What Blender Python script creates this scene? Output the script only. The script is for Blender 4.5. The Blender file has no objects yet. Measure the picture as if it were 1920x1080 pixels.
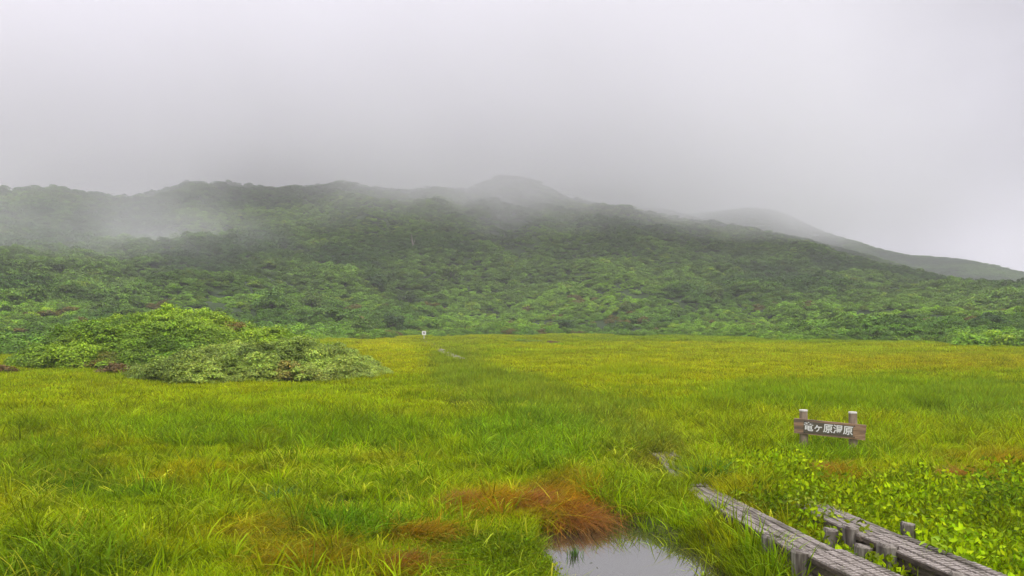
import bpy, math, random
import numpy as np
from mathutils import Vector, Matrix, Euler

random.seed(7)
rng = np.random.default_rng(11)
S = bpy.context.scene
COL = S.collection

# ------------------------------------------------------------------ camera
F = 1500.0            # focal length in pixels of the 1920-wide photograph
HOR = 600.0           # row of the horizon
CAM_Z = 2.5
PITCH = math.atan((HOR - 540.0) / F)
cd = bpy.data.cameras.new('camera')
cam = bpy.data.objects.new('camera', cd)
COL.objects.link(cam)
cam.location = (0, 0, CAM_Z)
cam.rotation_euler = (math.radians(90) + PITCH, 0, 0)
cd.sensor_width = 36
cd.lens = 36 * F / 1920
cd.clip_start = 0.1
cd.clip_end = 9000
S.camera = cam

# ------------------------------------------------------------------ render settings
S.render.engine = 'CYCLES'
S.view_settings.view_transform = 'Standard'
S.view_settings.look = 'None'
S.view_settings.exposure = 0.0
S.view_settings.gamma = 1
S.cycles.volume_bounces = 5
S.cycles.max_bounces = 8
S.cycles.transparent_max_bounces = 8
S.cycles.volume_max_steps = 256
S.cycles.caustics_reflective = False
S.cycles.caustics_refractive = False

# ------------------------------------------------------------------ world (overcast sky)
SUN_EL, SUN_AZ = math.radians(52), math.radians(150)
w = bpy.data.worlds.new('World')
S.world = w
w.use_nodes = True
nt = w.node_tree
nt.nodes.clear()


def N(nt, typ, **kw):
    n = nt.nodes.new(typ)
    for k, v in kw.items():
        if k == 'inp':
            for a, b in v.items():
                n.inputs[a].default_value = b
        else:
            setattr(n, k, v)
    return n


def L(nt, a, b):
    nt.links.new(a, b)


def math_node(nt, op, a, b=None, c=None, clamp=False):
    n = nt.nodes.new('ShaderNodeMath')
    n.operation = op
    n.use_clamp = clamp
    for i, v in enumerate((a, b, c)):
        if v is None:
            continue
        if isinstance(v, (int, float)):
            n.inputs[i].default_value = v
        else:
            nt.links.new(v, n.inputs[i])
    return n.outputs[0]


def maprange(nt, v, a, b, c, d, smooth=True):
    n = nt.nodes.new('ShaderNodeMapRange')
    n.interpolation_type = 'SMOOTHSTEP' if smooth else 'LINEAR'
    nt.links.new(v, n.inputs[0])
    for i, x in enumerate((a, b, c, d)):
        n.inputs[i + 1].default_value = x
    return n.outputs[0]


def mixcol(nt, f, a, b, blend='MIX'):
    n = nt.nodes.new('ShaderNodeMix')
    n.data_type = 'RGBA'
    n.blend_type = blend
    for i, v in ((0, f), (6, a), (7, b)):
        if isinstance(v, (int, float)):
            n.inputs[i].default_value = v
        elif isinstance(v, tuple):
            n.inputs[i].default_value = v if len(v) == 4 else (*v, 1)
        else:
            nt.links.new(v, n.inputs[i])
    return n.outputs[2]


sky = N(nt, 'ShaderNodeTexSky', sky_type='NISHITA', sun_disc=False)
sky.sun_elevation = SUN_EL
sky.sun_rotation = SUN_AZ
bgs = N(nt, 'ShaderNodeBackground', inp={1: 0.05})
L(nt, sky.outputs[0], bgs.inputs[0])
tc = N(nt, 'ShaderNodeTexCoord')
sep = N(nt, 'ShaderNodeSeparateXYZ')
L(nt, tc.outputs['Generated'], sep.inputs[0])
mp = N(nt, 'ShaderNodeMapping')
mp.inputs['Scale'].default_value = (1.0, 1.0, 2.1)
mp.inputs['Location'].default_value = (3.1, 0.4, 0.2)
L(nt, tc.outputs['Generated'], mp.inputs[0])
n1 = N(nt, 'ShaderNodeTexNoise', inp={'Scale': 2.4, 'Detail': 4.0, 'Roughness': 0.5, 'Distortion': 0.6})
L(nt, mp.outputs[0], n1.inputs['Vector'])
cloudf = maprange(nt, n1.outputs[0], 0.36, 0.68, 0.0, 1.0)
c0 = mixcol(nt, cloudf, (0.48, 0.465, 0.54), (0.60, 0.58, 0.675))
# thinner cloud low in the north-east, thicker cloud low over the western hill


def spot(px, py, r, gain):
    d = Vector(((px - 960) / F, 1.0, (HOR - py) / F)).normalized()
    v = N(nt, 'ShaderNodeVectorMath', operation='DISTANCE')
    L(nt, tc.outputs['Generated'], v.inputs[0])
    v.inputs[1].default_value = d
    return maprange(nt, v.outputs['Value'], 0.0, r, gain, 0.0)


sp = spot(1895, 480, 0.12, 0.6)
for a in ((1400, 110, 0.18, 0.20), (1800, 250, 0.35, 0.08), (420, 330, 0.30, -0.06), (60, 120, 0.3, 0.03)):
    sp = math_node(nt, 'ADD', sp, spot(*a))
spn = math_node(nt, 'ADD', sp, 1.0)
up = maprange(nt, sep.outputs[2], 0.36, 0.95, 1.0, 4.4)
gain = math_node(nt, 'MULTIPLY', spn, up)
vm = N(nt, 'ShaderNodeVectorMath', operation='SCALE')
L(nt, c0, vm.inputs[0])
L(nt, gain, vm.inputs['Scale'])
bgc = N(nt, 'ShaderNodeBackground', inp={1: 1.0})
L(nt, vm.outputs[0], bgc.inputs[0])
mx = N(nt, 'ShaderNodeMixShader', inp={0: 0.94})
L(nt, bgs.outputs[0], mx.inputs[1])
L(nt, bgc.outputs[0], mx.inputs[2])
wo = N(nt, 'ShaderNodeOutputWorld')
L(nt, mx.outputs[0], wo.inputs[0])

# ------------------------------------------------------------------ sun (veiled by cloud)
ld = bpy.data.lights.new('sun', 'SUN')
ld.energy = 2.4
ld.angle = math.radians(25)
ld.color = (1.0, 0.96, 0.88)
sun = bpy.data.objects.new('sun', ld)
COL.objects.link(sun)
sd = Vector((math.sin(SUN_AZ) * math.cos(SUN_EL), math.cos(SUN_AZ) * math.cos(SUN_EL), math.sin(SUN_EL)))
sun.rotation_euler = (-sd).to_track_quat('-Z', 'Y').to_euler()
sun.location = (20, -20, 60)

# ------------------------------------------------------------------ helpers


def G(px, py, z=0.0):
    """point at height z seen at photo pixel (px, py)"""
    r, u = (px - 960) / F, (540 - py) / F
    c, s = math.cos(PITCH), math.sin(PITCH)
    d = (r, c - s * u, s + c * u)
    k = (z - CAM_Z) / d[2]
    return (d[0] * k, d[1] * k)


def P3(px, py, depth):
    """point at ground depth Y=depth seen at photo pixel (px, py)"""
    r, u = (px - 960) / F, (540 - py) / F
    c, s = math.cos(PITCH), math.sin(PITCH)
    k = depth / (c - s * u)
    return (r * k, depth, CAM_Z + (s + c * u) * k)


def to_px(x, y, z=0.0):
    c, s = math.cos(PITCH), math.sin(PITCH)
    dz = z - CAM_Z
    fw = c * y + s * dz
    up_ = -s * y + c * dz
    return 960 + F * x / fw, 540 - F * up_ / fw


def lin(r, g, b, k=1.0):
    f = lambda v: (v / 255 / 12.92 if v / 255 <= 0.04045 else ((v / 255 + 0.055) / 1.055) ** 2.4)
    return np.array([f(r), f(g), f(b)]) * k


def _hash(ix, iy, seed):
    h = (ix.astype(np.int64) * 374761393 + iy.astype(np.int64) * 668265263 + seed * 1442695041) & 0xffffffff
    h = ((h ^ (h >> 13)) * 1274126177) & 0xffffffff
    return ((h ^ (h >> 16)) & 0xffff) / 65535.0


def vnoise(x, y, seed=0):
    x = np.asarray(x, float); y = np.asarray(y, float)
    ix, iy = np.floor(x), np.floor(y)
    fx, fy = x - ix, y - iy
    fx, fy = fx * fx * (3 - 2 * fx), fy * fy * (3 - 2 * fy)
    a, b = _hash(ix, iy, seed), _hash(ix + 1, iy, seed)
    c, d = _hash(ix, iy + 1, seed), _hash(ix + 1, iy + 1, seed)
    return a + (b - a) * fx + (c - a) * fy + (a - b - c + d) * fx * fy


def fbm(x, y, seed=0, o=4):
    t, a, s = 0, 1.0, 0
    for i in range(o):
        t = t + a * vnoise(x * 2 ** i + 17 * i, y * 2 ** i - 9 * i, seed + i)
        s += a
        a *= 0.5
    return t / s


def tag(o, label=None, cat=None, group=None, kind=None):
    if label: o['label'] = label
    if cat: o['category'] = cat
    if group: o['group'] = group
    if kind: o['kind'] = kind
    return o


def link(name, me, mat=None, parent=None, loc=(0, 0, 0)):
    o = bpy.data.objects.new(name, me)
    COL.objects.link(o)
    if parent: o.parent = parent
    o.location = loc
    if mat and not me.materials: me.materials.append(mat)
    return o


def empty(name, loc, rz=0.0):
    o = bpy.data.objects.new(name, None)
    o.empty_display_size = 0.2
    COL.objects.link(o)
    o.location = loc
    o.rotation_euler = (0, 0, rz)
    return o


def mesh_np(name, V, faces, cols=None, smooth=False, mat=None):
    """V (n,3); faces list of int arrays (m,k)"""
    me = bpy.data.meshes.new(name)
    me.vertices.add(len(V))
    me.vertices.foreach_set('co', np.asarray(V, np.float32).ravel())
    tot = sum(len(f) for f in faces)
    loops = np.concatenate([np.asarray(f, np.int32).ravel() for f in faces])
    sizes = np.concatenate([np.full(len(f), f.shape[1], np.int32) for f in faces])
    starts = np.concatenate([[0], np.cumsum(sizes)[:-1]]).astype(np.int32)
    me.loops.add(len(loops))
    me.loops.foreach_set('vertex_index', loops)
    me.polygons.add(tot)
    me.polygons.foreach_set('loop_start', starts)
    me.polygons.foreach_set('loop_total', sizes)
    if smooth:
        me.polygons.foreach_set('use_smooth', np.ones(tot, bool))
    me.update(calc_edges=True)
    if cols is not None:
        a = me.attributes.new('lc', 'FLOAT_COLOR', 'POINT')
        a.data.foreach_set('color', np.concatenate([cols, np.ones((len(cols), 1))], 1).astype(np.float32).ravel())
    if mat: me.materials.append(mat)
    return me


def grid_faces(ni, nj):
    i, j = np.meshgrid(np.arange(ni - 1), np.arange(nj - 1), indexing='ij')
    a = (i * nj + j).ravel()
    return np.stack([a, a + nj, a + nj + 1, a + 1], 1)


class MB:
    """collects boxes and tubes for one mesh object"""
    def __init__(s):
        s.v, s.f = [], []

    def box(s, c, size, M=None, taper=0.0):
        i = len(s.v)
        hx, hy, hz = size[0] / 2, size[1] / 2, size[2] / 2
        for z in (-1, 1):
            k = 1 - taper if z > 0 else 1
            for x, y in ((-1, -1), (1, -1), (1, 1), (-1, 1)):
                p = Vector((c[0] + x * hx * k, c[1] + y * hy * k, c[2] + z * hz))
                s.v.append(M @ p if M else p)
        s.f += [tuple(i + q for q in t) for t in ((3, 2, 1, 0), (4, 5, 6, 7), (0, 1, 5, 4), (1, 2, 6, 5), (2, 3, 7, 6), (3, 0, 4, 7))]

    def tube(s, pts, rads, n=8, jitter=0.0, seed=0, M=None):
        rnd = random.Random(seed)
        i0 = len(s.v)
        wob = [1 + rnd.uniform(-jitter, jitter) for _ in range(n)]
        for k, (p, r) in enumerate(zip(pts, rads)):
            p = Vector(p)
            a = Vector(pts[min(k + 1, len(pts) - 1)]) - Vector(pts[max(k - 1, 0)])
            a.normalize()
            u = a.orthogonal().normalized() if abs(a.z) < 0.9 else Vector((1, 0, 0))
            u = (u - a * u.dot(a)).normalized()
            v = a.cross(u)
            for q in range(n):
                t = 2 * math.pi * q / n
                w_ = p + (u * math.cos(t) + v * math.sin(t)) * r * wob[q]
                s.v.append(M @ w_ if M else w_)
        for k in range(len(pts) - 1):
            for q in range(n):
                a = i0 + k * n + q
                b = i0 + k * n + (q + 1) % n
                s.f.append((a, b, b + n, a + n))
        s.f.append(tuple(i0 + q for q in range(n))[::-1])
        s.f.append(tuple(i0 + (len(pts) - 1) * n + q for q in range(n)))

    def build(s, name, mat, parent=None, smooth=False):
        me = bpy.data.meshes.new(name)
        me.from_pydata([tuple(v) for v in s.v], [], s.f)
        if smooth:
            for p in me.polygons: p.use_smooth = True
        me.update()
        return link(name, me, mat, parent)


# ------------------------------------------------------------------ materials


def new_mat(name):
    m = bpy.data.materials.new(name)
    m.use_nodes = True
    m.node_tree.nodes.clear()
    return m, m.node_tree


def leaf_mat(name, colour=None, instanced=True, rough=0.5, trans=0.35, vary=0.12, spec=0.3):
    m, t = new_mat(name)
    lc = N(t, 'ShaderNodeAttribute', attribute_type='GEOMETRY', attribute_name='lc')
    if instanced:
        base = N(t, 'ShaderNodeAttribute', attribute_type='INSTANCER', attribute_name='col').outputs['Color']
        col = mixcol(t, 1.0, base, lc.outputs['Color'], 'MULTIPLY')
    else:
        inf = N(t, 'ShaderNodeObjectInfo')
        hs = N(t, 'ShaderNodeHueSaturation', inp={'Color': (*colour, 1)})
        L(t, maprange(t, inf.outputs['Random'], 0, 1, 1 - vary, 1 + vary, False), hs.inputs['Value'])
        L(t, maprange(t, inf.outputs['Random'], 0, 1, 0.49, 0.51, False), hs.inputs['Hue'])
        col = mixcol(t, 1.0, hs.outputs[0], lc.outputs['Color'], 'MULTIPLY')
    p = N(t, 'ShaderNodeBsdfPrincipled', inp={'Roughness': rough, 'Specular IOR Level': spec})
    L(t, col, p.inputs['Base Color'])
    tr = N(t, 'ShaderNodeBsdfTranslucent')
    tcx = mixcol(t, 1.0, col, (1.15, 1.1, 0.5), 'MULTIPLY')
    L(t, tcx, tr.inputs[0])
    ms = N(t, 'ShaderNodeMixShader', inp={0: trans})
    L(t, p.outputs[0], ms.inputs[1])
    L(t, tr.outputs[0], ms.inputs[2])
    o = N(t, 'ShaderNodeOutputMaterial')
    L(t, ms.outputs[0], o.inputs[0])
    return m


def noise_mat(name, ca, cb, scale=5.0, stretch=(1, 1, 1), rough=0.85, bump=0.3, cc=None, scale2=1.0, detail=6, coord='Object'):
    m, t = new_mat(name)
    c = N(t, 'ShaderNodeTexCoord')
    mpn = N(t, 'ShaderNodeMapping')
    mpn.inputs['Scale'].default_value = stretch
    if coord == 'World':
        g = N(t, 'ShaderNodeNewGeometry')
        L(t, g.outputs['Position'], mpn.inputs[0])
    else:
        L(t, c.outputs[coord], mpn.inputs[0])
    n = N(t, 'ShaderNodeTexNoise', inp={'Scale': scale, 'Detail': detail, 'Roughness': 0.65})
    L(t, mpn.outputs[0], n.inputs['Vector'])
    f = maprange(t, n.outputs[0], 0.3, 0.7, 0, 1)
    col = mixcol(t, f, ca, cb)
    if cc is not None:
        n2 = N(t, 'ShaderNodeTexNoise', inp={'Scale': scale2, 'Detail': 4.0})
        L(t, mpn.outputs[0], n2.inputs['Vector'])
        col = mixcol(t, maprange(t, n2.outputs[0], 0.48, 0.62, 0, 1), col, cc)
    p = N(t, 'ShaderNodeBsdfPrincipled', inp={'Roughness': rough, 'Specular IOR Level': 0.3})
    L(t, col, p.inputs['Base Color'])
    b = N(t, 'ShaderNodeBump', inp={'Strength': bump, 'Distance': 0.02})
    L(t, n.outputs[0], b.inputs['Height'])
    L(t, b.outputs[0], p.inputs['Normal'])
    o = N(t, 'ShaderNodeOutputMaterial')
    L(t, p.outputs[0], o.inputs[0])
    return m


M_GRASS = leaf_mat('grass_blade', instanced=True, rough=0.6, trans=0.42, spec=0.08)
M_BUSH = leaf_mat('scrub_leaf', instanced=True, rough=0.5, trans=0.3, spec=0.2)
M_GROUND = noise_mat('marsh_soil_moss', (0.045, 0.06, 0.012), (0.11, 0.12, 0.02), 1.6, rough=0.95, bump=0.6, cc=(0.05, 0.035, 0.015), scale2=0.35, coord='World')
M_HILL = noise_mat('hill_undergrowth', (0.015, 0.03, 0.006), (0.03, 0.055, 0.01), 0.2, rough=0.95, bump=0.4, coord='World')
M_HILL_FAR = noise_mat('mountain_turf', (0.02, 0.045, 0.012), (0.04, 0.075, 0.02), 0.02, rough=0.95, bump=0.4, cc=(0.03, 0.06, 0.02), scale2=0.012, coord='World')
M_WOOD = noise_mat('weathered_grey_wood', (0.17, 0.145, 0.12), (0.35, 0.31, 0.265), 9.0, stretch=(5, 0.6, 5), rough=0.8, bump=0.35, cc=(0.115, 0.10, 0.075), scale2=1.6)
M_WOODSIDE = noise_mat('dark_brown_wood', (0.05, 0.038, 0.028), (0.13, 0.10, 0.075), 9.0, stretch=(5, 0.6, 5), rough=0.8, bump=0.3)  # darker tone for beams, and for plank beds to strengthen the groove lines
M_POST = noise_mat('split_post_wood', (0.12, 0.10, 0.075), (0.33, 0.30, 0.25), 10.0, stretch=(5, 5, 0.5), rough=0.85, bump=0.6, cc=(0.07, 0.055, 0.045), scale2=2.0)
M_SIGNPOST = noise_mat('sign_post_wood', (0.20, 0.14, 0.10), (0.38, 0.30, 0.22), 10.0, stretch=(4, 4, 0.5), rough=0.85, bump=0.4)
M_SIGNTOP = noise_mat('bleached_end_grain', (0.5, 0.47, 0.40), (0.7, 0.66, 0.58), 20.0, rough=0.9, bump=0.2)
M_BOARD = noise_mat('brown_sign_board', (0.21, 0.125, 0.07), (0.43, 0.28, 0.17), 6.0, stretch=(0.7, 6, 8), rough=0.75, bump=0.3, cc=(0.16, 0.12, 0.085), scale2=1.6)
M_PANEL = noise_mat('dark_lettering_ground', (0.09, 0.08, 0.055), (0.16, 0.135, 0.09), 6.0, stretch=(0.7, 6, 8), rough=0.8, bump=0.2)
M_WHITE = noise_mat('white_paint', (0.78, 0.77, 0.72), (0.85, 0.84, 0.80), 6.0, rough=0.6, bump=0.05)
M_BLACK = noise_mat('black_paint', (0.02, 0.02, 0.02), (0.05, 0.05, 0.05), 6.0, rough=0.6, bump=0.05)
M_BARK = noise_mat('grey_brown_bark', (0.10, 0.08, 0.06), (0.22, 0.19, 0.16), 8.0, stretch=(3, 3, 0.6), rough=0.9, bump=0.5)
M_SNAG = noise_mat('bleached_bark', (0.20, 0.18, 0.15), (0.32, 0.29, 0.25), 8.0, stretch=(3, 3, 0.6), rough=0.9, bump=0.5)

m, t = new_mat('pool_water')
p = N(t, 'ShaderNodeBsdfPrincipled', inp={'Base Color': (0.035, 0.032, 0.022, 1), 'Roughness': 0.03, 'IOR': 1.333, 'Specular IOR Level': 0.5, 'Coat Weight': 1.0, 'Coat IOR': 2.6, 'Coat Roughness': 0.02})
n = N(t, 'ShaderNodeTexNoise', inp={'Scale': 3.0, 'Detail': 2.0})
b = N(t, 'ShaderNodeBump', inp={'Strength': 0.05, 'Distance': 0.02})
L(t, n.outputs[0], b.inputs['Height'])
L(t, b.outputs[0], p.inputs['Normal'])
L(t, b.outputs[0], p.inputs['Coat Normal'])
o = N(t, 'ShaderNodeOutputMaterial')
L(t, p.outputs[0], o.inputs[0])
M_WATER = m

# ------------------------------------------------------------------ ground


def in_poly(x, y, poly):
    x = np.asarray(x); y = np.asarray(y)
    r = np.zeros(x.shape, bool)
    n = len(poly)
    for i in range(n):
        x1, y1 = poly[i]; x2, y2 = poly[(i + 1) % n]
        c = ((y1 > y) != (y2 > y)) & (x < (x2 - x1) * (y - y1) / ((y2 - y1) + 1e-12) + x1)
        r ^= c
    return r


def dist_poly(x, y, poly):
    d = np.full(np.shape(x), 1e9)
    n = len(poly)
    for i in range(n):
        x1, y1 = poly[i]; x2, y2 = poly[(i + 1) % n]
        dx, dy = x2 - x1, y2 - y1
        k = np.clip(((x - x1) * dx + (y - y1) * dy) / (dx * dx + dy * dy + 1e-12), 0, 1)
        d = np.minimum(d, np.hypot(x - x1 - k * dx, y - y1 - k * dy))
    return np.where(in_poly(x, y, poly), -d, d)


POND = [G(*q) for q in ((1004, 1000), (1030, 972), (1090, 955), (1165, 957), (1225, 980), (1285, 998), (1335, 1027), (1378, 1060), (1410, 1100), (1420, 1180), (1380, 1300), (1160, 1300), (1075, 1140), (1030, 1050))]
HOLLOW = [G(*q) for q in ((556, 938), (600, 928), (700, 930), (750, 940), (720, 952), (620, 955))]


def ground_z(x, y):
    x = np.asarray(x, float); y = np.asarray(y, float)
    z = (fbm(x / 1.7, y / 1.7, 3, 3) - 0.5) * 0.22
    z = z * np.clip(y / 12, 0.4, 1.0)
    for poly, dep in ((POND, 0.34), (HOLLOW, 0.22)):
        d = dist_poly(x, y, poly)
        z = z - dep * np.clip((0.16 - d) / 0.34, 0, 1) ** 0.8
    return z


def axis(parts):
    return np.unique(np.concatenate([np.arange(a, b, s) for a, b, s in parts]).round(4))


gx = axis([(-3200, 3201, 400), (-400, 401, 40), (-100, 101, 6), (-20, 20, 0.7), (-3.6, 3.6, 0.09)])
gy = axis([(-600, 4200, 400), (-40, 400, 30), (0, 140, 4), (4, 34, 0.7), (6.0, 13, 0.09)])
X, Y = np.meshgrid(gx, gy, indexing='ij')
Z = ground_z(X, Y)
V = np.stack([X.ravel(), Y.ravel(), Z.ravel()], 1)
ground = link('ground', mesh_np('ground', V, [grid_faces(len(gx), len(gy))], smooth=True, mat=M_GROUND))
tag(ground, 'dark peaty marsh ground between the grass stems', kind='structure')

WZ = -0.13


def water_sheet(name, poly, label):
    c = np.mean(poly, 0)
    pts = [(c[0] + (q[0] - c[0]) * 1.12, c[1] + (q[1] - c[1]) * 1.12) for q in poly]
    me = bpy.data.meshes.new(name)
    me.from_pydata([(a, b_, WZ) for a, b_ in pts], [], [tuple(range(len(pts)))[::-1] if False else tuple(range(len(pts)))])
    me.update()
    if me.polygons[0].normal.z < 0:
        me.flip_normals()
    o = link(name, me, M_WATER)
    return tag(o, label, kind='structure')


water_sheet('pool_water', POND, 'still marsh pool mirroring the grey sky beside the boardwalk')
water_sheet('hollow_water', HOLLOW, 'small dark water hollow in the grass')

# ------------------------------------------------------------------ leaf and blade shapes


def blades(n, rad, h, wd, lean=0.25, curve=0.3, droop=0.1, comb=None, segs=4, lc=(0.75, 1.25), hue=0.08, seed=0, gauss=True, kink=0.0):
    r = np.random.default_rng(seed)
    ang = r.uniform(0, 2 * np.pi, n)
    rr = rad * (np.abs(r.normal(0, 0.55, n)) if gauss else np.sqrt(r.uniform(0, 1, n)))
    bx, by = rr * np.cos(ang), rr * np.sin(ang)
    H = r.uniform(h[0], h[1], n)
    W = r.uniform(wd[0], wd[1], n)
    la = ang + r.normal(0, 0.9, n) if comb is None else comb + r.normal(0, 0.8, n)
    ln = np.abs(r.normal(lean, lean * 0.6, n))
    cv = np.abs(r.normal(curve, curve * 0.6, n))
    fa = r.uniform(0, np.pi, n)
    prof = np.array([0.75, 1.0, 0.85, 0.55, 0.3, 0.15])[:segs]
    V, C = [], []
    br = r.uniform(lc[0], lc[1], n)
    tint = r.normal(0, hue, n)
    kk = r.uniform(0.35, 0.7, n)
    kd = r.uniform(0, 1, n) < kink
    for s in range(segs + 1):
        q = s / segs
        off = H * (ln * q + cv * q * q)
        zz = H * (q - droop * q * q - 0.5 * cv * cv * q ** 3 * 0.6)
        if kink > 0:
            over = np.clip(q - kk, 0, 1) * kd
            zz = zz - over * H * 1.5
            off = off + over * H * 0.5
        cx, cy = bx + off * np.cos(la), by + off * np.sin(la)
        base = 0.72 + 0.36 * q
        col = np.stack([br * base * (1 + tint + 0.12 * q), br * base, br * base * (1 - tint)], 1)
        if s < segs:
            hw = W * prof[s] * 0.5
            V.append(np.stack([cx - hw * np.cos(fa), cy - hw * np.sin(fa), zz], 1)); C.append(col)
            V.append(np.stack([cx + hw * np.cos(fa), cy + hw * np.sin(fa), zz], 1)); C.append(col)
        else:
            V.append(np.stack([cx, cy, zz], 1)); C.append(col)
    V = np.concatenate(V); C = np.clip(np.concatenate(C), 0, 3)
    i = np.arange(n)
    quads = [np.stack([(2 * s) * n + i, (2 * s + 1) * n + i, (2 * s + 3) * n + i, (2 * s + 2) * n + i], 1) for s in range(segs - 1)]
    s = segs - 1
    tri = np.stack([(2 * s) * n + i, (2 * s + 1) * n + i, (2 * s + 2) * n + i], 1)
    return V, [np.concatenate(quads), tri], C


def leaves_at(pos, nrm, size, asp=0.55, r=None, lc=(0.75, 1.25), hue=0.08, fold=0.25, axis_up=0.0):
    """oval leaves: 6-point folded blades"""
    n = len(pos)
    nrm = nrm / (np.linalg.norm(nrm, axis=1, keepdims=True) + 1e-9)
    a = r.normal(0, 1, (n, 3)); a[:, 2] += axis_up
    a -= nrm * (a * nrm).sum(1, keepdims=True)
    a /= np.linalg.norm(a, axis=1, keepdims=True) + 1e-9
    b_ = np.cross(nrm, a)
    sz = r.uniform(size[0], size[1], n)[:, None]
    w_ = sz * asp * 0.5
    pts = [pos, pos + a * sz * 0.35 + b_ * w_ - nrm * 0, pos + a * sz * 0.35 - b_ * w_, pos + a * sz + nrm * (-0.15 * sz), pos + a * sz * 0.45 - nrm * w_ * fold * 2]
    V = np.concatenate(pts)
    i = np.arange(n)
    f = [np.concatenate([np.stack([i, n + i, 3 * n + i, 4 * n + i], 1), np.stack([i, 4 * n + i, 3 * n + i, 2 * n + i], 1)])]
    br = r.uniform(lc[0], lc[1], n); tint = r.normal(0, hue, n)
    c = np.clip(np.stack([br * (1 + tint), br, br * (1 - tint)], 1), 0, 3)
    return V, f, np.concatenate([c] * 5)


def merge(items):
    V, Q, T, C, k = [], [], [], [], 0
    for v, fs, c in items:
        V.append(v); C.append(c)
        for f in fs:
            (Q if f.shape[1] == 4 else T).append(f + k)
        k += len(v)
    return np.concatenate(V), [np.concatenate(x) for x in (Q, T) if x], np.concatenate(C)


def bush(nl, R, hgt, leaf, nclump=16, seed=0, flat=0.8, asp=0.6, spread=0.34, lc=(0.7, 1.3), lobes=None):
    """crown of many leaves gathered into clumps over an uneven dome; origin at its base"""
    r = np.random.default_rng(seed)
    th = r.uniform(0, 2 * np.pi, nclump)
    ph = np.arccos(r.uniform(-0.05, 1, nclump))
    k = r.uniform(0.62, 1.0, nclump)
    cc = np.stack([np.sin(ph) * np.cos(th) * R * k * (1 - spread * 0.6), np.sin(ph) * np.sin(th) * R * k * (1 - spread * 0.6), np.cos(ph) * hgt * k * flat + hgt * 0.12], 1)
    cr = R * spread * r.uniform(0.65, 1.25, nclump)
    cb = r.uniform(0.78, 1.2, nclump)
    cid = r.integers(0, nclump, nl)
    d = r.normal(0, 1, (nl, 3)); d /= np.linalg.norm(d, axis=1, keepdims=True)
    d[:, 2] = np.abs(d[:, 2]) * 0.9 - 0.15
    rad = cr[cid] * r.uniform(0.7, 1.08, nl)
    pos = cc[cid] + d * rad[:, None] * np.array([1, 1, 0.75])
    nrm = d * 0.7 + r.normal(0, 0.35, (nl, 3)); nrm[:, 2] += 0.75
    V, f, c = leaves_at(pos, nrm, leaf, asp, r, lc)
    c = c * np.concatenate([cb[cid]] * 5)[:, None]
    return V, f, c


# ------------------------------------------------------------------ scatter (geometry nodes; only for ground cover nobody could count)


def proto_collection(name, meshes):
    c = bpy.data.collections.new(name)
    for i, me in enumerate(meshes):
        o = bpy.data.objects.new('%s_%02d' % (name, i), me)
        c.objects.link(o)
    return c


def scatter(name, P, rot, scl, idx, col, coll, label, cat=None):
    n = len(P)
    me = bpy.data.meshes.new(name)
    me.vertices.add(n)
    me.vertices.foreach_set('co', np.asarray(P, np.float32).ravel())
    a = me.attributes.new('rot', 'FLOAT_VECTOR', 'POINT'); a.data.foreach_set('vector', np.asarray(rot, np.float32).ravel())
    a = me.attributes.new('scl', 'FLOAT_VECTOR', 'POINT'); a.data.foreach_set('vector', np.asarray(scl, np.float32).ravel())
    a = me.attributes.new('idx', 'INT', 'POINT'); a.data.foreach_set('value', np.asarray(idx, np.int32))
    a = me.attributes.new('col', 'FLOAT_COLOR', 'POINT'); a.data.foreach_set('color', np.concatenate([np.clip(col, 0, 1), np.ones((n, 1))], 1).astype(np.float32).ravel())
    o = link(name, me)
    g = bpy.data.node_groups.new(name, 'GeometryNodeTree')
    g.interface.new_socket('Geometry', in_out='INPUT', socket_type='NodeSocketGeometry')
    g.interface.new_socket('Geometry', in_out='OUTPUT', socket_type='NodeSocketGeometry')
    gi = g.nodes.new('NodeGroupInput'); go = g.nodes.new('NodeGroupOutput')
    iop = g.nodes.new('GeometryNodeInstanceOnPoints')
    ci = g.nodes.new('GeometryNodeCollectionInfo')
    ci.inputs['Collection'].default_value = coll
    ci.inputs['Separate Children'].default_value = True
    ci.inputs['Reset Children'].default_value = True

    def attr(nm, ty):
        q = g.nodes.new('GeometryNodeInputNamedAttribute'); q.data_type = ty; q.inputs[0].default_value = nm
        return q.outputs[0]
    g.links.new(gi.outputs[0], iop.inputs['Points'])
    g.links.new(ci.outputs[0], iop.inputs['Instance'])
    iop.inputs['Pick Instance'].default_value = True
    g.links.new(attr('idx', 'INT'), iop.inputs['Instance Index'])
    er = g.nodes.new('FunctionNodeEulerToRotation')
    g.links.new(attr('rot', 'FLOAT_VECTOR'), er.inputs[0])
    g.links.new(er.outputs[0], iop.inputs['Rotation'])
    g.links.new(attr('scl', 'FLOAT_VECTOR'), iop.inputs['Scale'])
    g.links.new(iop.outputs[0], go.inputs[0])
    md = o.modifiers.new('scatter', 'NODES')
    md.node_group = g
    return tag(o, label, cat, kind='stuff')


# ------------------------------------------------------------------ hills: sheets over (bearing, depth)


def pl(px, knots):
    a = np.array(knots, float)
    return np.interp(px, a[:, 0], a[:, 1])


def smooth_pl(px, knots, wdt=40):
    o = 0
    for k, wg in ((-1, .15), (-.5, .2), (0, .3), (.5, .2), (1, .15)):
        o = o + wg * pl(px + k * wdt, knots)
    return o


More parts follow.
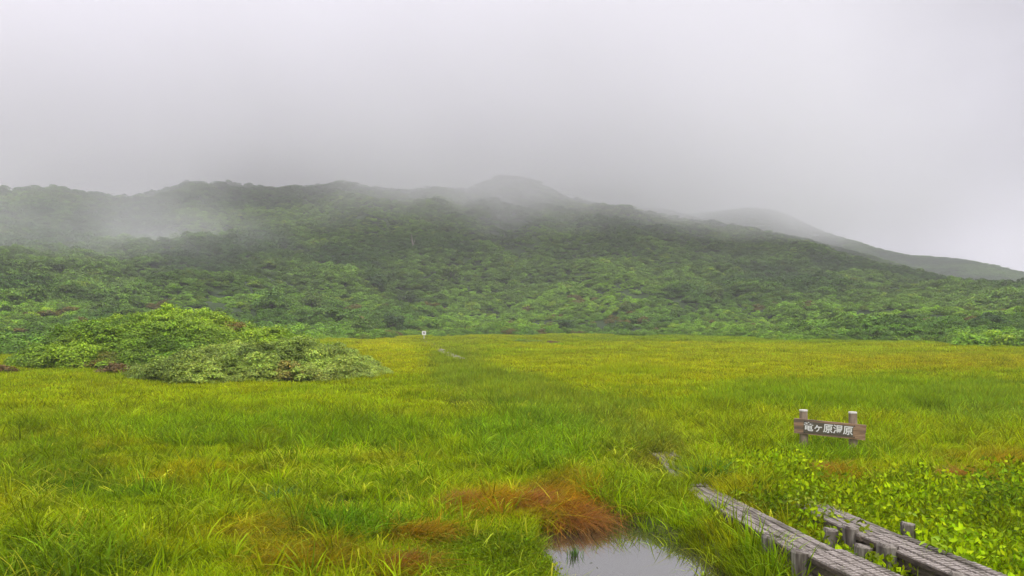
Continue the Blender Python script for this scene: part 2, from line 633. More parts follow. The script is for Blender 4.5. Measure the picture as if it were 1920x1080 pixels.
FOOT = [(-900, 672), (0, 670), (200, 660), (400, 648), (640, 639), (800, 632), (1100, 629), (1300, 633), (1400, 636), (1600, 642), (1800, 646), (1920, 648), (2800, 655)]
TERR = [(-900, 570), (0, 572), (200, 572), (300, 562), (450, 552), (600, 566), (750, 580), (900, 566), (1100, 540), (1300, 552), (1500, 568), (1700, 578), (1920, 588), (2800, 600)]
RIDGE = [(-900, 400), (-300, 372), (0, 364), (100, 363), (160, 372), (220, 380), (290, 367), (345, 357), (430, 355), (520, 361), (590, 362), (645, 351), (700, 360), (760, 366), (830, 359), (880, 364), (915, 345), (950, 335), (985, 340), (1030, 362), (1080, 382), (1130, 392), (1200, 404), (1300, 421), (1400, 436), (1500, 456), (1600, 492), (1700, 522), (1800, 546), (1920, 572), (2200, 596), (2800, 610)]
RDEP = [(-900, 230), (0, 255), (300, 300), (700, 320), (950, 345), (1200, 350), (1500, 320), (1700, 270), (1920, 220), (2800, 190)]

NT, NS = 300, 150
PXT = np.linspace(-760, 2680, NT)
TT = (PXT - 960) / F
SS = np.linspace(0, 1.35, NS)


def r1_surface():
    yf = CAM_Z * F / (pl(PXT, FOOT) - HOR)
    yf = np.minimum(yf, 128)
    yr = pl(PXT, RDEP)
    yt = yf + (yr - yf) * 0.30
    zt = CAM_Z + yt * (HOR - smooth_pl(PXT, TERR)) / F
    zr = CAM_Z + yr * (HOR - smooth_pl(PXT, RIDGE, 14)) / F
    s = SS[None, :]
    Yd = yf[:, None] + (yr - yf)[:, None] * s
    z = np.zeros((NT, NS))
    a = np.clip(s / 0.30, 0, 1)
    b_ = np.clip((s - 0.30) / 0.70, 0, 1)
    z1 = zt[:, None] * (0.35 * a + 0.65 * a * a)
    bb = 0.75 * b_ + 0.75 * b_ ** 2 - 0.5 * b_ ** 3
    z = z1 + (zr - zt)[:, None] * bb
    back = np.clip((s - 1.0) / 0.35, 0, 1)
    z = z - back ** 1.3 * 22
    Xd = TT[:, None] * Yd
    env = np.clip(s / 0.2, 0, 1) * np.clip((1.0 - s) / 0.12, 0, 1)
    z = z + env * ((fbm(Xd / 38, Yd / 60, 21, 3) - 0.5) * 13 + (fbm(Xd / 9, Yd / 11, 5, 3) - 0.5) * 4.0)
    z = z - 0.6 * (s < 0.001)
    return Xd, Yd, z


HX, HY, HZ = r1_surface()
hill = link('hill', mesh_np('hill', np.stack([HX.ravel(), HY.ravel(), HZ.ravel()], 1), [grid_faces(NT, NS)], smooth=True, mat=M_HILL))
tag(hill, 'scrub covered hill rising from the meadow into the cloud', kind='structure')


def on_sheet(A, fi, fj):
    i = np.clip(fi.astype(int), 0, A.shape[0] - 2); j = np.clip(fj.astype(int), 0, A.shape[1] - 2)
    u, v = fi - i, fj - j
    return A[i, j] * (1 - u) * (1 - v) + A[i + 1, j] * u * (1 - v) + A[i, j + 1] * (1 - u) * v + A[i + 1, j + 1] * u * v


def hill_at(px, s):
    fi = (np.asarray(px, float) - PXT[0]) / (PXT[1] - PXT[0]); fj = np.asarray(s, float) / (SS[1] - SS[0])
    return on_sheet(HX, fi, fj), on_sheet(HY, fi, fj), on_sheet(HZ, fi, fj)


def back_ridge(name, ridge, dep, thick, base, label, seed, px0, px1, amp):
    n, mm = 220, 60
    px = np.linspace(px0, px1, n)
    yr = pl(px, dep)
    zr = CAM_Z + yr * (HOR - smooth_pl(px, ridge, 18)) / F
    s = np.linspace(0, 1.5, mm)[None, :]
    Yd = (yr - thick)[:, None] + thick * s
    Xd = ((px - 960) / F)[:, None] * Yd
    a = np.clip(s, 0, 1)
    z = base + (zr - base)[:, None] * (0.45 * a + 0.75 * a ** 2 - 0.2 * a ** 3)
    z = z - np.clip(s - 1, 0, 1) ** 1.4 * 60
    env = np.clip(s / 0.2, 0, 1) * np.clip((1 - s) / 0.2, 0, 1)
    z = z + env * (fbm(Xd / 60, Yd / 90, seed, 4) - 0.5) * amp + (fbm(Xd / 30, Yd / 40, seed + 3, 2) - 0.5) * 1.0
    o = link(name, mesh_np(name, np.stack([Xd.ravel(), Yd.ravel(), z.ravel()], 1), [grid_faces(n, mm)], smooth=True, mat=M_HILL_FAR))
    tag(o, label, kind='structure')
    return px, Xd, Yd, z


R2 = [(800, 470), (1050, 400), (1120, 386), (1180, 385), (1260, 394), (1310, 410), (1400, 432), (1500, 450), (1600, 470), (1700, 500), (1800, 525), (1920, 548), (2300, 590), (2800, 620)]
R3 = [(1000, 440), (1200, 408), (1330, 398), (1400, 389), (1450, 392), (1500, 414), (1530, 431), (1560, 440), (1600, 452), (1650, 468), (1700, 480), (1760, 483), (1820, 489), (1870, 500), (1920, 514), (2100, 545), (2500, 590), (2800, 610)]
r2 = back_ridge('mountain', R2, [(800, 470), (1300, 480), (1920, 400), (2800, 380)], 170, -4, 'grassy shoulder of the mountain behind the scrub hill', 31, 860, 2700, 12)
r3 = back_ridge('far_mountain', R3, [(1000, 760), (1500, 720), (1920, 560), (2800, 520)], 240, -4, 'farthest smooth mountain slope falling to the east', 47, 1040, 2760, 14)

# mound in the meadow on the left
mc = [(*G(330, 672)[:1], 44.0, 8.8, 7.0, 2.6), (*G(470, 700)[:1], 33.5, 5.6, 4.2, 0.95), (-21.0, 41.0, 6.0, 6.0, 1.3)]
mc[0] = (-19.4, 45.5, 8.0, 7.5, 2.05)
mc.append((-15.6, 43.0, 6.6, 5.5, 1.15))
mc[1] = (-10.6, 34.4, 5.9, 4.9, 0.95)
mc[2] = (-24.0, 47.5, 4.2, 5.0, 0.9)


def mound_z(x, y):
    z = np.zeros(np.shape(x)) - 0.4
    for cx, cy, rx, ry, h in mc:
        q = ((x - cx) / rx) ** 2 + ((y - cy) / ry) ** 2
        z = np.maximum(z, -0.35 + (h + 0.35) * (1 - np.clip(q, 0, 1.3)) ** 1 * np.where(q < 1.3, 1, 0) + 0 * q)
    return z


mgx = np.linspace(-36, -4, 120); mgy = np.linspace(27, 60, 120)
X, Y = np.meshgrid(mgx, mgy, indexing='ij')
Z = np.clip(mound_z(X, Y) + (fbm(X / 2, Y / 2, 77, 3) - 0.5) * 0.3, -0.5, 9)
mound = link('mound_ground', mesh_np('mound_ground', np.stack([X.ravel(), Y.ravel(), Z.ravel()], 1), [grid_faces(120, 120)], smooth=True, mat=M_HILL))
tag(mound, 'low earth mound under the shrubs left in the meadow', kind='structure')

# ------------------------------------------------------------------ scrub on the hills
K = 1.0
scrub = proto_collection('scrub_crown', [mesh_np('scrub_crown', *bush(1300, 1.0, 1.1, (0.085, 0.18), 11, 100 + i, asp=0.62, spread=0.42, lc=(0.6, 1.4)), mat=M_BUSH) for i in range(8)])


def px_of(x, y, z):
    return to_px(x, y, z)


def ell(px, py, e):
    cx, cy, rx, ry = e[:4]
    return np.clip(1.25 - np.sqrt(((px - cx) / rx) ** 2 + ((py - cy) / ry) ** 2), 0, 1)


n = 68000
fpx = rng.uniform(-600, 2560, n)
fs = rng.uniform(0, 1.08, n) ** 0.86
keep = rng.uniform(0, 1, n) < (0.35 + 0.65 * (fs / 1.08))
fpx, fs = fpx[keep], fs[keep]
fs = np.concatenate([fs, rng.uniform(0.0, 0.06, 2600)]); fpx = np.concatenate([fpx, rng.uniform(-600, 2560, 2600)])
fs = np.concatenate([fs, rng.uniform(0.965, 1.01, 900)]); fpx = np.concatenate([fpx, rng.uniform(-600, 1500, 900)])
x, y, z = hill_at(fpx, fs)
ex = rng.uniform(-600, 2560, 2600)
x2, y2, z2 = hill_at(ex, np.zeros(2600))
off_ = rng.uniform(0, 1, 2600) ** 1.5 * 11 * np.clip((vnoise(ex / 70, ex * 0, 8) - 0.45) * 3.5, 0, 1)
x2 = x2 * (y2 - off_) / y2; y2 = y2 - off_
kq = off_ > 0.4
x = np.concatenate([x2[kq], x]); y = np.concatenate([y2[kq], y]); z = np.concatenate([z2[kq] * 0 + 0.0, z]); fs = np.concatenate([np.zeros(kq.sum()), fs])
n = len(x)
big = fbm(x / 14, y / 14, 61, 3)
sz = 1.0 + 1.9 * np.clip((big - 0.38) * 2.4, 0, 1) * rng.uniform(0.5, 1, n) + rng.uniform(-0.15, 0.35, n)
sz[-900:] = rng.uniform(1.2, 2.9, 900)
sz *= np.where(fs < 0.3, 0.82, 1.08) * np.where(fs < 0.03, 0.7, 1)
px, py = px_of(x, y, z)
tone = fbm(x / 22, y / 30, 71, 3)
tt = np.clip((tone - 0.35) * 3, 0, 1)[:, None]
low = np.clip((0.40 - fs) / 0.16, 0, 1)[:, None]
c_dark = lin(58, 86, 30); c_mid = lin(96, 126, 40); c_low = lin(118, 154, 34); c_low2 = lin(84, 120, 30)
col = (c_dark * (1 - tt) + c_mid * tt) * (1 - low) + (c_low2 * (1 - tt) + c_low * tt) * low
ptc = rng.uniform(0, 1, n)
col = col * rng.uniform(0.7, 1.55, n)[:, None]
yl = (ptc > 0.93)[:, None]
col = np.where(yl, col * np.array([1.35, 1.12, 0.8]), col)
rd = ((vnoise(x / 5, y / 5, 93) > 0.83) & (fs < 0.3) & (rng.uniform(0, 1, n) < 0.6))[:, None]
col = np.where(rd, lin(112, 104, 45), col)
scl = np.stack([sz * rng.uniform(0.9, 1.3, n), sz * rng.uniform(0.9, 1.2, n), sz * rng.uniform(0.75, 1.1, n)], 1)
rot = np.stack([rng.normal(0, 0.1, n), rng.normal(0, 0.1, n), rng.uniform(0, 6.28, n)], 1)
scatter('hillside_scrub', np.stack([x, y, z - 0.15], 1), rot, scl, rng.integers(0, 8, n), col, scrub, 'dense green dwarf scrub covering the whole hillside')

for nm, rr, cnt, lab, sd_, cA, cB, zs in (('mountain_scrub', r2, 26000, 'dwarf scrub on the mountain shoulder', 5, lin(62, 92, 34), lin(94, 128, 44), 1.5), ('far_mountain_scrub', r3, 30000, 'low scrub and turf on the farthest slope', 6, lin(52, 82, 34), lin(88, 122, 44), 2.0)):
    pxa, Xd, Yd, Zd = rr
    fi = rng.uniform(0, Xd.shape[0] - 1.01, cnt); fj = (rng.uniform(0.25, 1.05, cnt) / 1.5) * (Xd.shape[1] - 1)
    x, y, z = on_sheet(Xd, fi, fj), on_sheet(Yd, fi, fj), on_sheet(Zd, fi, fj)
    tt = np.clip((fbm(x / 30, y / 40, sd_, 3) - 0.35) * 3, 0, 1)[:, None]
    col = (cA * (1 - tt) + cB * tt) * rng.uniform(0.8, 1.2, cnt)[:, None]
    sz = rng.uniform(0.7, 1.4, cnt) * zs
    scatter(nm, np.stack([x, y, z - 0.3], 1), np.stack([0 * sz, 0 * sz, rng.uniform(0, 6.28, cnt)], 1), np.stack([sz * 1.7, sz * 1.7, sz * 0.6], 1), rng.integers(0, 8, cnt), col, scrub, lab)

# shrubs on the mound
mshr = proto_collection('mound_shrub', [mesh_np('mound_shrub', *bush(1500, 0.62, 0.62, (0.045, 0.095), 12, 300 + i, asp=0.6, spread=0.42, lc=(0.55, 1.45)), mat=M_BUSH) for i in range(6)])
n = 9000
x = rng.uniform(-35, -4, n); y = rng.uniform(28, 59, n)
z = mound_z(x, y)
z = z + (z > 0) * (fbm(x / 1.6, y / 1.6, 88, 2) - 0.45) * 0.9 * np.clip(z / 0.8, 0, 1)
k = mound_z(x, y) > -0.02
x, y, z = x[k], y[k], z[k]
n = len(x)
px, py = px_of(x, y, z)
front = ((x - mc[1][0]) / mc[1][2]) ** 2 + ((y - mc[1][1]) / mc[1][3]) ** 2 < 1.05
q = np.clip((fbm(x / 3, y / 3, 41, 3) - 0.35) * 3, 0, 1)[:, None]
col = np.where(front[:, None], lin(120, 142, 52) * (1 - q) + lin(150, 168, 68) * q, lin(98, 130, 28) * (1 - q) + lin(138, 166, 34) * q)
for e in ((520, 634, 40, 8), (215, 700, 32, 16), (560, 714, 45, 9), (180, 688, 30, 9), (440, 628, 30, 7)):
    wgt = ell(px, py, e)[:, None] * (rng.uniform(0, 1, n) < 0.5)[:, None]
    col = col * (1 - wgt) + lin(132, 108, 52) * wgt
col = col * rng.uniform(0.8, 1.5, n)[:, None]
s_ = rng.uniform(0.6, 1.4, n) * np.where(front, 0.95, 1.25)
scatter('mound_shrubs', np.stack([x, y, z - 0.05], 1), np.stack([rng.normal(0, 0.12, n), rng.normal(0, 0.12, n), rng.uniform(0, 6.28, n)], 1), np.stack([s_, s_, s_ * rng.uniform(0.7, 1.1, n)], 1), rng.integers(0, 6, n), col, mshr, 'thick mat of leafy shrubs over the mound with rusty patches')

# ------------------------------------------------------------------ trees and bushes one can tell apart
M_TREE = leaf_mat('tree_leaf', tuple(lin(96, 124, 44)), False, trans=0.3, spec=0.2)
M_TREED = leaf_mat('dark_tree_leaf', tuple(lin(66, 92, 40)), False, trans=0.3, spec=0.2)
M_SHRUB = leaf_mat('meadow_shrub_leaf', tuple(lin(120, 150, 36)), False, trans=0.3)
M_REDSHRUB = leaf_mat('rusty_shrub_leaf', tuple(lin(122, 104, 50)), False, trans=0.3)

crowns = [mesh_np('crown', *bush(2600, 1.0, 1.15, (0.085, 0.17), 26, 500 + i, asp=0.6, spread=0.33, lc=(0.65, 1.35)), mat=M_TREE) for i in range(4)]
crownsd = []
for me in crowns:
    m2 = me.copy(); m2.materials.clear(); m2.materials.append(M_TREED); crownsd.append(m2)


def trunk_mesh(seed):
    b_ = MB(); rn = random.Random(seed)
    b_.tube([(0, 0, -0.3), (0.03, 0.02, 0.1), (rn.uniform(-.06, .06), 0.02, 0.45), (rn.uniform(-.1, .1), rn.uniform(-.1, .1), 0.8)], [0.07, 0.055, 0.04, 0.015], 7, 0.1, seed)
    for k_ in range(5):
        a = rn.uniform(0, 6.28); h = rn.uniform(0.12, 0.45)
        b_.tube([(0.02, 0.01, h), (0.3 * math.cos(a), 0.3 * math.sin(a), h + 0.2), (0.62 * math.cos(a), 0.62 * math.sin(a), h + 0.42)], [0.03, 0.02, 0.008], 5, 0.1, seed + k_)
    me = bpy.data.meshes.new('trunk')
    me.from_pydata([tuple(v) for v in b_.v], [], b_.f)
    me.materials.append(M_BARK)
    return me


trunks = [trunk_mesh(i) for i in range(4)]


def tree(px, s, R, H, label, dark=False, group='rounded trees on the hill'):
    x, y, z = (float(v) for v in hill_at(px, s))
    i = random.randrange(4)
    t_ = empty('tree', (x, y, z - 0.2), random.uniform(0, 6.28))
    tag(t_, label, 'tree', group)
    c_ = link('crown', (crownsd if dark else crowns)[i], None, t_)
    c_.scale = (R, R * random.uniform(0.85, 1.1), H)
    c_.location = (0, 0, H * 0.12)
    k_ = link('trunk', trunks[i], None, t_)
    k_.scale = (R, R, H)
    return t_


for a in (
    (345, 1.0, 2.6, 3.6, 'tallest dark round tree standing up from the left ridge against the cloud', True, 'trees on the ridge line'),
    (362, 1.0, 2.0, 3.2, 'dark tree just right of the tallest tree on the left ridge', True, 'trees on the ridge line'),
    (330, 0.995, 2.0, 2.4, 'smaller dark tree just left of the tallest tree on the left ridge', True, 'trees on the ridge line'),
    (282, 1.0, 2.3, 2.4, 'low dark tree on the ridge where it dips toward the left mist', True, 'trees on the ridge line'),
    (438, 1.0, 2.8, 2.8, 'broad dark tree crown on the ridge above the misty left slope', True, 'trees on the ridge line'),
    (402, 1.0, 2.0, 2.2, 'dark ridge tree between the tallest tree and the broad ridge crown', True, 'trees on the ridge line'),
    (640, 1.0, 3.6, 3.0, 'left tree of the rounded knoll in the middle of the ridge', True, 'trees on the ridge line'),
    (662, 1.0, 3.6, 2.8, 'right tree of the rounded knoll in the middle of the ridge', True, 'trees on the ridge line'),
    (734, 1.0, 1.8, 2.4, 'small pointed tree on the ridge right of the rounded knoll', True, 'trees on the ridge line'),
    (815, 1.0, 2.4, 2.6, 'dark tree on the ridge left of the foggy summit', True, 'trees on the ridge line'),
    (862, 1.0, 2.2, 2.2, 'dark tree on the ridge at the foot of the foggy summit', True, 'trees on the ridge line'),
    (1035, 1.0, 1.7, 2.2, 'small dark tree on the steep ridge right of the foggy summit', True, 'trees on the ridge line'),
    (1080, 1.0, 1.9, 2.6, 'dark tree where the ridge levels out right of the foggy summit', True, 'trees on the ridge line'),
    (508, 0.20, 3.3, 3.4, 'pale green round tree at the hill foot behind the shrub mound', False),
    (583, 0.26, 2.9, 3.0, 'light green tree above and between the two round trees behind the mound', False),
    (612, 0.13, 3.3, 2.8, 'wide grey green round tree at the hill foot right of the mound top', False),
    (683, 0.05, 2.6, 2.2, 'round bushy tree at the meadow edge left of the white marker sign', False),
    (737, 0.10, 2.3, 2.4, 'dark round tree above the meadow edge beside the white marker sign', True),
    (766, 0.30, 3.2, 3.4, 'dark rounded tree higher on the slope above the white marker sign', True),
    (700, 0.38, 3.4, 3.2, 'dark tree mid slope above the meadow edge left of the dead trunk', True),
    (845, 0.40, 3.0, 3.4, 'rounded tree on the slope just right below the dead trunk', False),
    (1060, 0.06, 2.8, 1.9, 'low dark bushy tree at the meadow edge behind the small meadow shrubs', True),
    (1340, 0.30, 3.0, 3.2, 'pale rounded tree halfway up the right slope foot', False),
    (1180, 0.20, 2.6, 2.4, 'green rounded tree on the slope foot above the middle of the meadow edge', False),
    (1530, 0.08, 2.4, 1.8, 'dark bushy tree at the meadow edge above the wooden name board', True),
    (1705, 0.10, 2.2, 1.7, 'dark bushy tree at the meadow edge far right of the name board', True),
    (1850, 0.07, 2.2, 1.8, 'dark bushy tree at the meadow edge by the right picture border', True),
    (60, 0.30, 3.0, 3.0, 'rounded tree in mist on the slope at the far left', False),
    (185, 0.24, 2.6, 2.6, 'rounded tree in thin mist above the left end of the mound', False),
):
    tree(*a)

# dead snag on the slope
x, y, z = (float(v) for v in hill_at(773, 0.56))
t_ = empty('dead_tree', (x, y, z - 1.0))
tag(t_, 'pale bare dead trunk standing among green scrub on the mid slope', 'dead tree')
b_ = MB(); b_.tube([(0, 0, -0.5), (0.05, 0, 2.0), (-0.1, 0, 4.2), (-0.35, 0, 6.2)], [0.18, 0.15, 0.11, 0.04], 8, 0.12, 2)
b_.build('trunk', M_SNAG, t_)
b_ = MB(); b_.tube([(0, 0, 2.6), (0.5, 0, 3.8), (0.7, 0, 4.9)], [0.13, 0.08, 0.03], 6, 0.1, 3)
b_.build('branch', M_SNAG, t_)
b_ = MB(); b_.tube([(-0.05, 0, 3.6), (-0.6, 0.1, 4.5)], [0.09, 0.03], 6, 0.1, 4)
b_.build('branch', M_SNAG, t_)

shrubs_me = [mesh_np('shrub', *bush(1500, 1.0, 0.9, (0.1, 0.2), 20, 700 + i, asp=0.6, spread=0.36), mat=M_SHRUB) for i in range(3)]
redm = shrubs_me[1].copy(); redm.materials.clear(); redm.materials.append(M_REDSHRUB)
for px, py, R, H, red, lab in (
    (975, 646, 1.0, 0.8, 0, 'leaf green low shrub in the far meadow, left one of a small cluster'),
    (1000, 647, 1.2, 0.7, 0, 'yellow green low shrub in the middle of the far meadow cluster'),
    (1035, 648, 1.3, 0.6, 1, 'brownish low shrub at the right end of the far meadow cluster'),
    (722, 646, 0.7, 0.4, 0, 'tiny green shrub alone in the yellow grass left of the white marker sign'),
    (0, 703, 0.8, 0.6, 1, 'small rusty shrub in the meadow cut by the left picture border'),
    (215, 706, 0.75, 0.75, 1, 'rusty red shrub at the left front foot of the mound'),
    (178, 694, 0.9, 0.6, 0, 'yellowish green shrub spilling off the left front of the mound'),
):
    x, y = G(px, py)
    o = link('shrub', redm if red else random.choice(shrubs_me), None, None, (x, y, -0.05))
    o.scale = (R, R, H)
    o.rotation_euler[2] = random.uniform(0, 6)
    tag(o, lab, 'shrub', 'single shrubs in the meadow')

# ------------------------------------------------------------------ boardwalk
TRACKS = []   # (x0, y0, x1, y1, halfwidth) footprints kept clear of grass


def boardwalk(p0, p1, z0, z1, label, posts=(), wd=0.46, detail=True, nplank=4, zdrop=0.0, skew=0.0):
    d = Vector((p1[0] - p0[0], p1[1] - p0[1], z1 - z0))
    Ln = d.length
    yv = d.normalized(); xv = Vector((yv.y, -yv.x, 0)).normalized(); zv = xv.cross(yv)
    M = Matrix(((xv.x, yv.x, zv.x, p0[0]), (xv.y, yv.y, zv.y, p0[1]), (xv.z, yv.z, zv.z, z0), (0, 0, 0, 1)))
    r = empty('boardwalk', (p0[0], p0[1], 0))
    tag(r, label, 'boardwalk', 'boardwalk sections across the marsh')
    Mi = Matrix.Translation((-p0[0], -p0[1], 0)) @ M
    rn = random.Random(int(p0[0] * 100 + p0[1] * 10))
    pw = wd / nplank
    for i in range(nplank):
        mb = MB()
        cx = -wd / 2 + pw * (i + 0.5)
        o0, o1 = rn.uniform(-0.05, 0.05), rn.uniform(-0.05, 0.05)
        tw = rn.uniform(-0.004, 0.004)
        mb.box((cx, Ln / 2 + (o0 + o1) / 2, -0.036), (pw - 0.012, Ln + o1 - o0, 0.04), Mi)
        if detail:
            y_ = o0 + 0.01
            while y_ < Ln + o1 - 0.05:
                bl = 0.058 + rn.uniform(-0.003, 0.003)
                h = 0.016 + rn.uniform(-0.003, 0.003)
                mb.box((cx + rn.uniform(-0.001, 0.001), y_ + bl / 2, -0.017 + h / 2 + tw), (pw - 0.020 - rn.uniform(0, 0.006), bl - 0.017, h), Mi, taper=0.06)
                y_ += bl
        po_ = mb.build('plank', M_WOOD, r)
        po_.data.materials.append(M_WOODSIDE)
        if detail:
            for f_ in po_.data.polygons[:6]: f_.material_index = 1
    for s in (-1, 1):
        mb = MB(); mb.box((s * (wd / 2 - 0.06), Ln / 2, -0.107), (0.07, Ln - 0.06, 0.10), Mi)
        mb.build('side_beam', M_WOODSIDE, r)
    nb = max(2, int(Ln / 1.6))
    for i in range(nb):
        mb = MB(); mb.box((0, 0.2 + (Ln - 0.4) * i / (nb - 1), -0.204), (wd + 0.06, 0.1, 0.09), Mi)
        mb.build('cross_beam', M_WOODSIDE, r)
    for k_, (pt, zt, rad) in enumerate(posts):
        mb = MB()
        x, y = pt[0] - p0[0], pt[1] - p0[1]
        tx_, ty_ = rn.uniform(-0.03, 0.03), rn.uniform(-0.03, 0.03)
        mb.tube([(x - tx_, y - ty_, -0.7), (x - tx_ * 0.3, y - ty_ * 0.3, zt - 0.25), (x, y, zt - 0.008), (x + 0.002, y, zt)], [rad * 1.05, rad * 1.03, rad, rad * 0.9], 18, 0.09, k_ * 7 + int(abs(x) * 90))
        for v_ in mb.v[-18:]:
            v_.z += (v_.x - x) * rn.choice((-0.12, 0.1)) * 0.5
        mb.build('post', M_POST, r)
    TRACKS.append((p0[0], p0[1], p1[0], p1[1], wd / 2))
    return r


zA = 0.34
A1 = G(1538, 1030, zA); A0_ = G(1643, 1080, zA)
dA = Vector((A0_[0] - A1[0], A0_[1] - A1[1])); dA.normalize()
A0 = (A1[0] + dA.x * 3.6, A1[1] + dA.y * 3.6)
B1 = G(1307, 914, 0.04)
dB = Vector((B1[0] - A1[0], B1[1] - A1[1])).normalized()
B0 = (A1[0] + dB.x * 0.03, A1[1] + dB.y * 0.03)


def post(px, py, z, wpx):
    p = G(px, py, z)
    return (p, z, wpx / 2 / F * p[1])


boardwalk(A0, A1, zA + 0.03, zA, 'raised near plank walkway running off the bottom edge, left track nearest the pool', posts=(post(1501, 1033, 0.360, 33), post(1619, 1023, 0.280, 32)))
boardwalk(B0, B1, 0.30, 0.04, 'grey plank walkway sinking into the grass beside the pool, left track behind the first joint', posts=(post(1447, 1005, 0.295, 34), post(1557, 992, 0.300, 28), post(1369, 967, 0.160, 22)))
C0_ = G(1840, 1080, 0.34)
Cm = G(1655, 1003, 0.34)
dC = Vector((C0_[0] - Cm[0], C0_[1] - Cm[1])).normalized()
C0 = (Cm[0] + dC.x * 4.0, Cm[1] + dC.y * 4.0)
D1 = G(1520, 943, 0.10)
boardwalk(C0, Cm, 0.36, 0.34, 'raised near plank walkway of the right track cut by the bottom edge', posts=(post(1664, 1021, 0.375, 36), post(1800, 1076, 0.400, 36), post(1702, 981, 0.360, 26)))
dD = Vector((D1[0] - Cm[0], D1[1] - Cm[1])).normalized()
boardwalk((Cm[0] + dD.x * 0.03, Cm[1] + dD.y * 0.03), D1, 0.325, 0.09, 'grey plank walkway of the right track vanishing under leafy plants', posts=(post(1595, 988, 0.360, 29),))

PATH = [B1] + [G(*q) for q in ((1262, 868), (1205, 825), (1130, 790), (1060, 766), (985, 730), (915, 703), (862, 680), (832, 665), (812, 652), (798, 641))]
desc = ['weathered planks half buried in grass where the left track leaves the pool',
        'hidden planks in tall grass between the pool and the bend of the path',
        'grey planks showing faintly at the first bend of the path',
        'grey planks glimpsed between tufts near the path bend in mid meadow',
        'overgrown planks in the grey green strip past the mid meadow bend',
        'overgrown planks in the grey green strip at the middle of the meadow',
        'overgrown planks in the far half of the grassy path strip',
        'narrow far planks right before they come out of the grass',
        'pale far planks emerging from the grass below the white marker sign',
        'farthest pale planks ending at the white marker sign']
for i in range(len(PATH) - 1):
    a, b2 = Vector(PATH[i]), Vector(PATH[i + 1])
    d = (b2 - a)
    f_ = i >= 7
    boardwalk(tuple(a + d * 0.02), tuple(b2 - d * 0.02), 0.25 if f_ else 0.06, 0.25 if f_ else 0.06, desc[i], detail=i < 2, wd=0.5 if not f_ else 0.7, nplank=4)

# ------------------------------------------------------------------ name board
pc = G(1553, 852, 0.0)
sg = empty('wooden_sign', (pc[0], pc[1], 0), math.radians(-24))
tag(sg, 'brown wooden name board with white Japanese characters between two short posts in the grass', 'sign')
RM = Matrix.Rotation(math.radians(3.0), 4, 'Y')
for sx in (-0.43, 0.43):
    mb = MB(); mb.tube([(sx, 0.075, -0.4), (sx, 0.075, 0.5), (sx, 0.075, 0.775)], [0.077, 0.075, 0.072], 14, 0.03, 5)
    po = mb.build('post', M_SIGNPOST, sg)
    mb = MB(); mb.tube([(sx, 0.075, 0.775), (sx, 0.075, 0.80)], [0.079, 0.075], 14, 0.05, 8)
    mb.build('post_cap', M_SIGNTOP, po)
mb = MB()
mb.box((0, 0, 0.540), (1.25, 0.045, 0.14), RM)
mb.box((0, 0.001, 0.401), (1.235, 0.043, 0.134), RM)
bd = mb.build('board', M_BOARD, sg)
mb = MB(); mb.box((-0.02, -0.0245, 0.47), (0.86, 0.004, 0.21), RM)
mb.build('lettering_panel', M_PANEL, sg)
for sx in (-0.43, 0.43):
    for sz_ in (0.575, 0.37):
        mb = MB(); mb.tube([(sx, -0.020, sz_), (sx, -0.034, sz_)], [0.012, 0.009], 8, M=RM)
        mb.build('bolt', M_BLACK, sg)
cu = bpy.data.curves.new('lettering', 'FONT')
cu.body = '\u7adc\u30f6\u539f\u6e7f\u539f'
cu.size = 0.175
cu.extrude = 0.003
cu.offset = 0.0032
cu.align_x = 'CENTER'
cu.align_y = 'CENTER'
cu.space_character = 0.96
to = bpy.data.objects.new('lettering_tmp', cu)
COL.objects.link(to)
bpy.context.view_layer.update()
dg = bpy.context.evaluated_depsgraph_get()
me = bpy.data.meshes.new_from_object(to.evaluated_get(dg))
bpy.data.objects.remove(to)
me.name = 'lettering'
me.materials.clear()
lt = link('lettering', me, M_WHITE, sg)
lt.rotation_mode = 'XYZ'
lt.matrix_local = RM @ Matrix.Translation((-0.02, -0.031, 0.47)) @ Matrix.Rotation(math.radians(90), 4, 'X')

# ------------------------------------------------------------------ white marker sign far away
mp_ = G(795, 641)
ms_ = empty('marker_sign', (mp_[0], mp_[1], 0))
tag(ms_, 'small white square marker sign on a thin pole where the path ends', 'sign')
mb = MB(); mb.tube([(0, 0.02, -0.2), (0, 0.02, 1.0)], [0.03, 0.03], 8)
mb.build('pole', M_WHITE, ms_)
mb = MB(); mb.box((0, -0.02, 1.02), (0.46, 0.03, 0.44))
pn = mb.build('panel', M_WHITE, ms_)
mb = MB()
for k_ in range(9):
    a = math.radians(50 + k_ * 34)
    mb.box((0.08 * math.cos(a), -0.041, 1.03 + 0.08 * math.sin(a)), (0.055, 0.006, 0.055))
mb.box((0.03, -0.0415, 1.01), (0.09, 0.005, 0.035))
mb.build('symbol', M_BLACK, pn)

# ------------------------------------------------------------------ grass
protos = []
rngs = []


def add_protos(key, items):
    a = len(protos)
    for it in items: protos.append(mesh_np(key, *it, mat=M_GRASS))
    rngs.append((key, a, len(items)))


def broad(seed, n=20, R=0.13, H=(0.05, 0.25), leaf=(0.035, 0.078)):
    r = np.random.default_rng(seed)
    a = r.uniform(0, 6.28, n); rr = R * np.sqrt(r.uniform(0, 1, n))
    hh = r.uniform(*H, n)
    pos = np.stack([rr * np.cos(a), rr * np.sin(a), hh], 1)
    nr = np.stack([np.cos(a) * 0.6, np.sin(a) * 0.6, np.full(n, 0.7)], 1) + r.normal(0, 0.45, (n, 3))
    lv = leaves_at(pos, nr, leaf, 0.58, r, (0.4, 1.3), 0.08, 0.35)
    st = blades(n, R * 0.7, (H[0], H[1]), (0.004, 0.006), 0.3, 0.2, 0, segs=2, seed=seed + 1, lc=(0.5, 0.8))
    return merge([lv, st])


